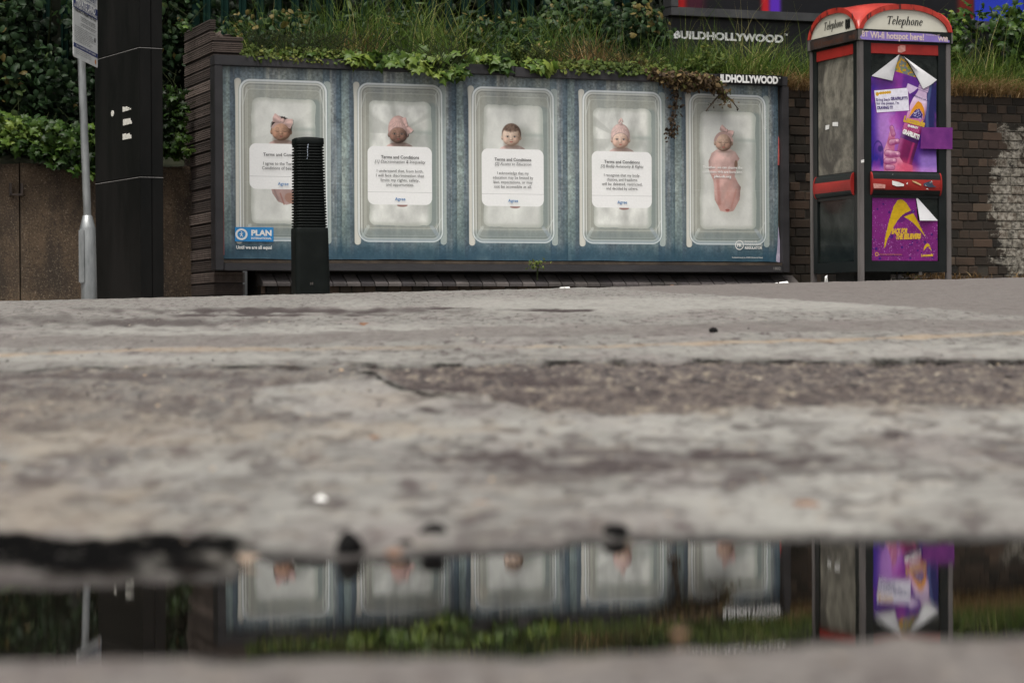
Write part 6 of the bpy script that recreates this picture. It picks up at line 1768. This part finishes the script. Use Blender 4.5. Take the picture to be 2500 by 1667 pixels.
ivy_sheet('ivy', sheet(-4.6, -0.15, .78, 1.35, lambda t: 1.90+.08*np.sin(t*2.1), 5000, lambda t: .36+.05*np.sin(t*5)), 'bright green ivy spilling over the concrete wall behind the sign pole', .07, tmean=.40, up=.8)
ivy_sheet('ivy', sheet(-9, -4.6, .78, 1.35, lambda t: 1.95+.1*np.sin(t*2), 2500, lambda t: .5+.1*np.sin(t*5)), 'ivy on the concrete wall beyond the left edge of the picture', .075, tmean=.5, up=.9)
ivy_sheet('ivy', sheet(-0.75, -0.1, .70, .95, lambda t: 2.7+0*t, 900, lambda t: 1.15+0*t, .40), 'narrow curtain of ivy against the back of the brick pier', .06, tmean=.22)
# -- on the wall over the billboard
def tpx(px, py=150, b=0.1): return on_plane(px, py, W(0, b, 0), YAW)
def pxz(px, py, b=0.1):
    return tpx(px, py, b)
def sheet_px(poly_top, poly_bot, b0, b1, n, thr=.34):
    """leaves between two outlines measured on the wall plane"""
    xs = g.uniform(poly_top[0][0], poly_top[-1][0], n*2)
    T = np.interp(xs, [p[0] for p in poly_top], [p[1] for p in poly_top]); B = np.interp(xs, [p[0] for p in poly_bot], [p[1] for p in poly_bot])
    s = g.random(n*2)
    z = B+(T-B)*s; b = b0+(b1-b0)*np.clip(s, 0, 1)*g.random(n*2)
    k = fbm(xs*4, z*4, 3, 12) > thr
    return Wn(xs[k], b[k], z[k])[:n]
def line(pts, b=-.05): return [tpx(x, y, b) for x, y in pts]
ivy_sheet('ivy', sheet_px(line([(850,128),(930,135),(1000,120),(1100,125),(1200,138),(1330,150),(1345,155)]), line([(850,148),(930,156),(1010,165),(1060,172),(1100,188),(1150,175),(1200,163),(1300,170),(1345,165)]), -.10, .25, 470, .32), 'bright ivy with large star leaves hanging over the top rail of the billboard', .092, tmean=.62, up=.8)
ivy_sheet('ivy', sheet_px(line([(1020,160),(1060,165),(1125,165)]), line([(1020,165),(1075,196),(1125,178)]), -.12, -.07, 40, .0), 'lowest spray of ivy dangling onto the top of the second poster', .085, tmean=.72, up=.5, spread=.4)
ivy_sheet('ivy', sheet_px(line([(640,118),(850,125)]), line([(640,143),(850,150)]), -.03, .25, 300, .3), 'thin creeping ivy on the left end of the billboard top', .06, tmean=.55)
ivy_sheet('weed_fringe', sheet_px(line([(1335,150),(1450,140),(1560,150),(1650,158)]), line([(1335,170),(1450,176),(1560,180),(1650,186)]), -.06, .25, 900, .25), 'fringe of small leaved weeds along the billboard top before the dried vine', .045, M_WEED, .5, T_SM, 'weeds', group='leafy fringes on the billboard top')
ivy_sheet('weed_fringe', sheet_px(line([(600,112),(720,112),(860,120)]), line([(600,140),(720,146),(860,153)]), -.05, .25, 900, .25), 'fringe of small leaved weeds along the left end of the billboard top', .042, M_WEED, .42, T_SM, 'weeds', group='leafy fringes on the billboard top')
# weeds along the top: small tufted plants, each its own
GRP = 'weeds growing on the wall above the billboard'
def weed(px, py_base, hpx, wpx, label, mat=M_WEED, tmpl=T_SM, size=.035, n=380, b=.35, tmean=.5, group=GRP, name='weed', up=.6, down=-.2):
    t, z0 = tpx(px, py_base, b); s = 5903/20.5; h = hpx/s; w = wpx/s/2
    root, p0 = plant(name, (t, b, z0), label, 'plant', group)
    gg = np.random.default_rng(int(px)); mbx = MB(); P_ = []
    ns = max(4, int(w*22))
    for i in range(ns):
        a = gg.uniform(0, 6.28); r = w*gg.uniform(.1, 1); hh = h*gg.uniform(.55, 1)*(1-.3*r/w)
        tip = np.array((math.cos(a)*r, math.sin(a)*r*.5, hh))
        base = tip*(.25, .25, 0)-np.array((0, 0, .12)); mid = (base+tip)/2+np.array((0, 0, .10*h))-tip*(.15, .15, 0)
        mbx.tube([base, mid, tip], [.004, .003, .001], 4)
        m = n//ns; u = gg.random(m)**.7
        P_.append(((1-u)**2)[:, None]*base+(2*u*(1-u))[:, None]*mid+(u**2)[:, None]*tip+gg.normal(0, size*.55, (m, 3)))
    P_ = np.concatenate(P_); k = len(P_)
    leaves('foliage', P_, size*gg.uniform(.5, 1.3, k), facing(k, .8, up, .7, gg), tmpl, mat, np.clip(tmean+.3*(P_[:, 2]/max(h, .01)-.5)+gg.normal(0, .2, k), 0, 1), root, down, gg)
    mbx.build('stem', M_STEM, root)
    return root
weed(655, 150, 120, 60, 'tall broad leaved weed standing against the green fence at left', M_BR, T_BR, .09, 60, .45, .75)
for i, (px, hp, wp, lb) in enumerate([(690,45,120,'low grey green weed near the left end of the billboard top'), (780,50,140,'brownish umbel weed above the first poster'), (880,40,120,'low feathery weed left of the hanging ivy'),
        (1240,85,150,'tangled grey green weed above the third poster'), (1330,75,150,'brown tinged bushy weed right of the third poster centre'), (1460,50,90,'rounded yellow green weed before the dry tuft'),
        (1530,60,110,'ragged olive weed above the fourth poster'), (1600,70,120,'leafy olive weed at the left foot of the white lettering'), (1680,60,130,'rusty green weed above the dried vine'), (1720,95,110,'nettle like weed in front of the first white letters'), (1850,40,90,'low weed over the small name plate')]):
    weed(px, 152+(px-560)*.034, hp, wp, lb, M_WEED, T_SM, .034, int(wp*3.4), .30, .45+.1*math.sin(i*2))
for i, (px, hp, lb) in enumerate([(760,150,'thin arching weed with long leaves before the fence, leftmost'), (880,155,'long leaved dark weed before the fence above the ivy'), (1000,160,'tall willowy weed rising over the hanging ivy'), (1120,165,'tall willowy weed with drooping leaves, right of the ivy top'),
        (1190,170,'tallest willowy weed above the third poster'), (1290,150,'willowy weed with pale shoots above the third poster right half'), (1400,140,'dark leafy weed beside the dense green bush')]):
    weed(px, 158+(px-560)*.03, hp, 95, lb, M_BR, T_NAR, .115, 190, .75, .62, 'tall willowy weeds before the green fence', 'tall_weed', .9, .2)
for i_, (t_, lb_) in enumerate([(.75, 'loose dark weeds at the foot of the fence above the first poster'), (1.75, 'loose dark weeds at the foot of the fence above the second poster'), (2.75, 'loose dark weeds at the foot of the fence above the third poster')]):
    bush(t_, 1.15, 2.25, .55, .22, .34, 1100, .055, lb_, M_BR, T_NAR if i_ % 2 else T_BR, 'weed_clump', 'weeds', 'weed clumps along the fence', .72, 4, .44, stem_n=12)
bush(3.60, 1.30, 2.35, .45, .30, .42, 1600, .07, 'dense green bush behind the grass left of the upper billboard', tmean=.55, thr=.36, name='bush')
bush(4.20, 1.35, 2.35, .30, .25, .40, 900, .065, 'small green bush touching the left leg of the upper billboard', tmean=.6, thr=.36, name='bush')
# grass
def tuft_field(name, t0, t1, b0, b1, zb, n, h0, h1, mat, tm_, label_kind='stuff', clump=None, wd=(.0022, .0055), leanr=.5, fwd=0.0, dropz=None):
    gg = np.random.default_rng(n)
    t = gg.uniform(t0, t1, n); b = gg.uniform(b0, b1, n)
    if clump:
        dn = fbm(t*clump, b*clump, 3, 3); k = gg.random(n) < np.clip((dn-.3)*3, .08, 1); t, b = t[k], b[k]
    m = len(t)
    hm = fbm(t*1.7+3, b*0+1, 3, 15)
    H = (h0+(h1-h0)*gg.random(m)**1.6)*(.55+.9*hm)
    z = np.full(m, zb)+.04*b
    ln = gg.normal(0, leanr, (m, 2)); ln2 = np.outer(ln[:, 0], U3[:2])+np.outer(ln[:, 1]-fwd, V3[:2])
    P_ = Wn(t, b, z)
    return blades(name, P_, H, ln2, gg.uniform(*wd, m), mat, np.clip(tm_+(hm-.5)*.6+gg.normal(0, .2, m), 0, 1))
gr_ = tuft_field('grass', .3, 13, .25, 1.3, 2.16, 19000, .15, .72, M_GR, .45, clump=1.6)
tag(gr_, kind='stuff'); gr_['label'] = 'green grass growing along the top of the brick wall'
gr2 = tuft_field('grass', 3.9, 13, .22, 1.3, 2.16, 19000, .18, .62, M_GR, .52, wd=(.0025, .006), fwd=.15)
tag(gr2, kind='stuff')
gd = tuft_field('dry_grass', 2.5, 13, .16, .40, 2.20, 9000, .05, .22, M_DRY, .5, leanr=.8, fwd=.5, clump=2.5)
tag(gd, kind='stuff')
gd2 = tuft_field('dry_grass', 5.0, 13, .14, .50, 2.21, 11000, .08, .30, M_DRY, .74, leanr=.9, fwd=.55)
tag(gd2, kind='stuff')
gm = tuft_field('grass', .4, 4.3, .35, 1.35, 2.2, 4200, .35, 1.0, M_GR, .44, leanr=.38, clump=2.0)
tag(gm, kind='stuff')
gs = tuft_field('seed_grass', .6, 9, .3, 1.2, 2.2, 260, .55, .95, M_GR, .9, leanr=.25, wd=(.002, .003))
tag(gs, kind='stuff')
# straw tuft at the middle
tf = tuft_field('straw_tuft', 3.05, 3.75, .15, .5, 2.2, 900, .15, .55, M_DRY, .6, leanr=.45)
tag(tf, 'straw coloured tuft of dry grass above the gap between the third and fourth posters', 'grass')
tf2 = tuft_field('straw_tuft', 1.0, 1.35, .25, .5, 2.2, 160, .2, .55, M_DRY, .5, leanr=.4)
tag(tf2, 'thin straw coloured tuft above the second poster', 'grass')
# right end: vine leaves over the grass
bush(7.65, .95, 2.45, .75, .35, .38, 1500, .075, 'leafy vine over the grass right of the phone box roof', M_IVY, T_IVY, 'climbing_vine', 'vine', 'vines at the right', .22, 3, .43)
bush(9.4, .9, 2.45, .9, .35, .4, 1500, .075, 'leafy vine beyond the right edge of the upper billboard', M_IVY, T_IVY, 'climbing_vine', 'vine', 'vines at the right', .22, 3, .43)
# dried vine over the right end of the billboard
dv = empty('dried_vine', tuple(W(3.9, -.08, 2.25)), YAW, 'brown dried vine trailing down over the gap between the fourth and fifth posters', 'vine', 'dried vines on the billboard')
dv2 = empty('dried_vine', tuple(W(4.5, -.08, 2.25)), YAW, 'short dried sprig hanging onto the top of the fifth poster', 'vine', 'dried vines on the billboard')
def vine(root, path, leafn, size, tmean, parts='strand'):
    rx, rz = (3.9, 2.25) if root is dv else (4.5, 2.25)
    pts = [tpx(x, y, -.08) for x, y in path]
    P3 = [Vector((a-rx, -.005*i, b_-rz)) for i, (a, b_) in enumerate(pts)]
    MB().tube(P3, [.008*(1-.7*i/len(P3)) for i in range(len(P3))], 5).build('strand', M_TWIG, root)
    gg = np.random.default_rng(leafn)
    A_ = np.array([tuple(p) for p in P3]); u = gg.random(leafn)*(len(P3)-1); i0 = u.astype(int); f = (u-i0)[:, None]
    Pq = A_[i0]*(1-f)+A_[np.minimum(i0+1, len(P3)-1)]*f+gg.normal(0, 1, (leafn, 3))*(.022, .02, .022)
    leaves('dead_leaves', Pq, size*gg.uniform(.5, 1.3, leafn), np.array((0, -1, .2))+gg.normal(size=(leafn, 3))*.8, T_SM, M_DEAD, np.clip(tmean+gg.normal(0, .25, leafn), 0, 1), root, .8, gg)
vine(dv, [(1632,188),(1645,215),(1652,240),(1648,270),(1640,300),(1636,320),(1640,338)], 150, .038, .15)
vine(dv, [(1590,178),(1625,190),(1660,186),(1700,192),(1750,200)], 520, .05, .62)
vine(dv, [(1640,200),(1680,208),(1720,204),(1760,212)], 260, .045, .55)
vine(dv2, [(1740,190),(1755,210),(1765,228),(1770,250)], 110, .042, .75)
vine(dv2, [(1765,228),(1785,245),(1802,268)], 22, .02, .5); vine(dv2, [(1762,225),(1740,250),(1722,272)], 14, .018, .3)
# small plants at the foot of the wall
def tiny(px, py, dist, n, size, label, mat=M_WEED, tmean=.6, name='weed', sp=.05):
    p = at_d(px, py, dist); root = empty(name, tuple(p), 0, label, 'plant', 'small weeds at the foot of the wall')
    gg = np.random.default_rng(int(px+n))
    leaves('foliage', gg.normal(0, sp, (n, 3))*(1.2, .4, .8)+(0, 0, sp), size*gg.uniform(.5, 1.3, n), facing(n, 1, .6, .6, gg), T_SM, mat, np.clip(tmean+gg.normal(0, .2, n), 0, 1), root, .2, gg)
    mbx = MB(); stems(mbx, 5, sp, sp*1.8, .0025); mbx.build('stem', M_STEM, root)
tiny(1311, 655, 19.55, 70, .022, 'ragged weed growing out from under the billboard below the third poster', M_WEED, .5, 'weed', .032)
tiny(462, 368, 18.6, 9, .045, 'single bright leaf sprig on the side of the brick pier', M_IVY, .9, 'ivy_sprig', .012)
tiny(2217, 688, 20.3, 30, .03, 'small weed under the phone box door', M_WEED, .8)
lg_ = tuft_field('foot_grass', 6.15, 13, -.10, .0, .56, 2600, .03, .13, M_DRY, .35, leanr=.7, fwd=.4, clump=2.5)
tag(lg_, kind='stuff')
lg2 = tuft_field('foot_moss', 5.0, 13, -.16, -.03, .44, 2600, .03, .11, M_GR, .75, leanr=.7, fwd=.4, clump=2.5)
tag(lg2, kind='stuff')
# leaf litter at the foot of the left wall and along the kerb
gg = np.random.default_rng(88); n = 900
t = gg.uniform(-9, 0, n); b = .90-np.abs(gg.normal(0, .35, n)); Pq = Wn(t, b, np.zeros(n)); Pq[:, 2] = gbase(Pq[:, 0], Pq[:, 1])+gg.random(n)*.02+.012
o = leaves('leaf_litter', Pq, gg.uniform(.02, .05, n), gg.normal(size=(n, 3))*.7+(0, -.3, 1), T_SM, M_DRY, gg.random(n)); tag(o, kind='stuff')
n = 700
t = gg.uniform(0, 13, n); b = .0-np.abs(gg.normal(0, .35, n)); Pq = Wn(t, b, np.zeros(n)); Pq[:, 2] = gbase(Pq[:, 0], Pq[:, 1])+gg.random(n)*.02+.02
o = leaves('leaf_litter', Pq, gg.uniform(.015, .04, n), gg.normal(size=(n, 3))*.7+(0, -.3, 1), T_SM, M_DRY, gg.random(n)); tag(o, kind='stuff')
# -- unseen trees added over the bank: trunks, limbs, dark crowns to shade the fence
M_TREE = leaf_mat('tree_leaf', [(0, (0.004,0.009,0.004)), (0.5, (0.009,0.020,0.008)), (1, (0.022,0.040,0.013))])
BARK = worn('bark', (0.025,0.020,0.015), (0.06,0.048,0.036), 12, 0.9, 0, None, 40, .7, .6, (1,1,.3))
def shade_tree(t, b, z, h, r, n, label, seed):
    root, p0 = plant('shade_tree', (t, b, z), label, 'shade_tree', 'unseen trees added for shade on the bank')
    gg = np.random.default_rng(seed); rr = random.Random(seed)
    mbx = MB(); mbx.tube([(0,0,-.4),(.05,.05,h*.3),(-.05,.1,h*.6),(.0,.0,h*.92)], [.16,.13,.09,.03], 10)
    cen = []
    for i in range(11):
        a = rr.uniform(0, 6.28); z0 = h*rr.uniform(.25, .75); L = r*rr.uniform(.6, 1.0)
        tip = (L*math.cos(a), L*math.sin(a)*.7, z0+L*.45)
        mbx.tube([(0,0,z0), (tip[0]*.5, tip[1]*.5, z0+L*.3), tip], [.05,.03,.012], 6); cen.append(tip)
    cen += [(0, 0, h*.95), (0, 0, h*.75)]
    mbx.build('trunk', BARK, root)
    P_ = []
    for c in cen:
        k = n//len(cen); q = gg.normal(0, 1, (k, 3)); q /= np.linalg.norm(q, axis=1, keepdims=True); q *= (gg.random(k)**.4)[:, None]
        P_.append(np.array(c)+q*(r*.48, r*.42, r*.36)*gg.uniform(.8, 1.2))
    P_ = np.concatenate(P_); k = len(P_)
    keep = fbm(P_[:, 0]*1.8, P_[:, 2]*1.8+P_[:, 1], 3, seed) > .38; P_ = P_[keep]; k = len(P_)
    leaves('crown', P_, gg.uniform(.07, .14, k), facing(k, .8, .8, .8, gg), T_BR, M_TREE, np.clip(.5+gg.normal(0, .25, k), 0, 1), root, .4, gg)
shade_tree(-5.0, 3.0, 3.0, 3.6, 2.0, 8000, 'unseen canopy added for shade on the bank behind the left bramble bushes', 1)
shade_tree(-1.2, 3.1, 3.0, 3.8, 2.1, 9000, 'unseen canopy added for shade on the bank behind the black column', 2)
shade_tree(2.4, 3.2, 3.2, 3.7, 2.1, 9000, 'unseen canopy added for shade on the bank behind the green fence', 3)
bush(-4.5, 2.7, 2.2, 1.6, .4, 1.1, 3800, .09, 'dark undergrowth behind the left fence', M_TREE, tmean=.3, thr=.40)
bush(-1.5, 2.7, 2.2, 1.6, .4, 1.1, 3800, .09, 'dark undergrowth on the bank behind the black column', M_TREE, tmean=.35, thr=.40)
bush(1.5, 2.6, 2.4, 1.6, .4, 1.0, 3800, .09, 'dark undergrowth behind the fence above the first posters', M_TREE, tmean=.35, thr=.40)
bush(4.0, 2.6, 2.4, 1.4, .4, 1.0, 3000, .09, 'dark undergrowth behind the fence left of the upper billboard', M_TREE, tmean=.35, thr=.40)
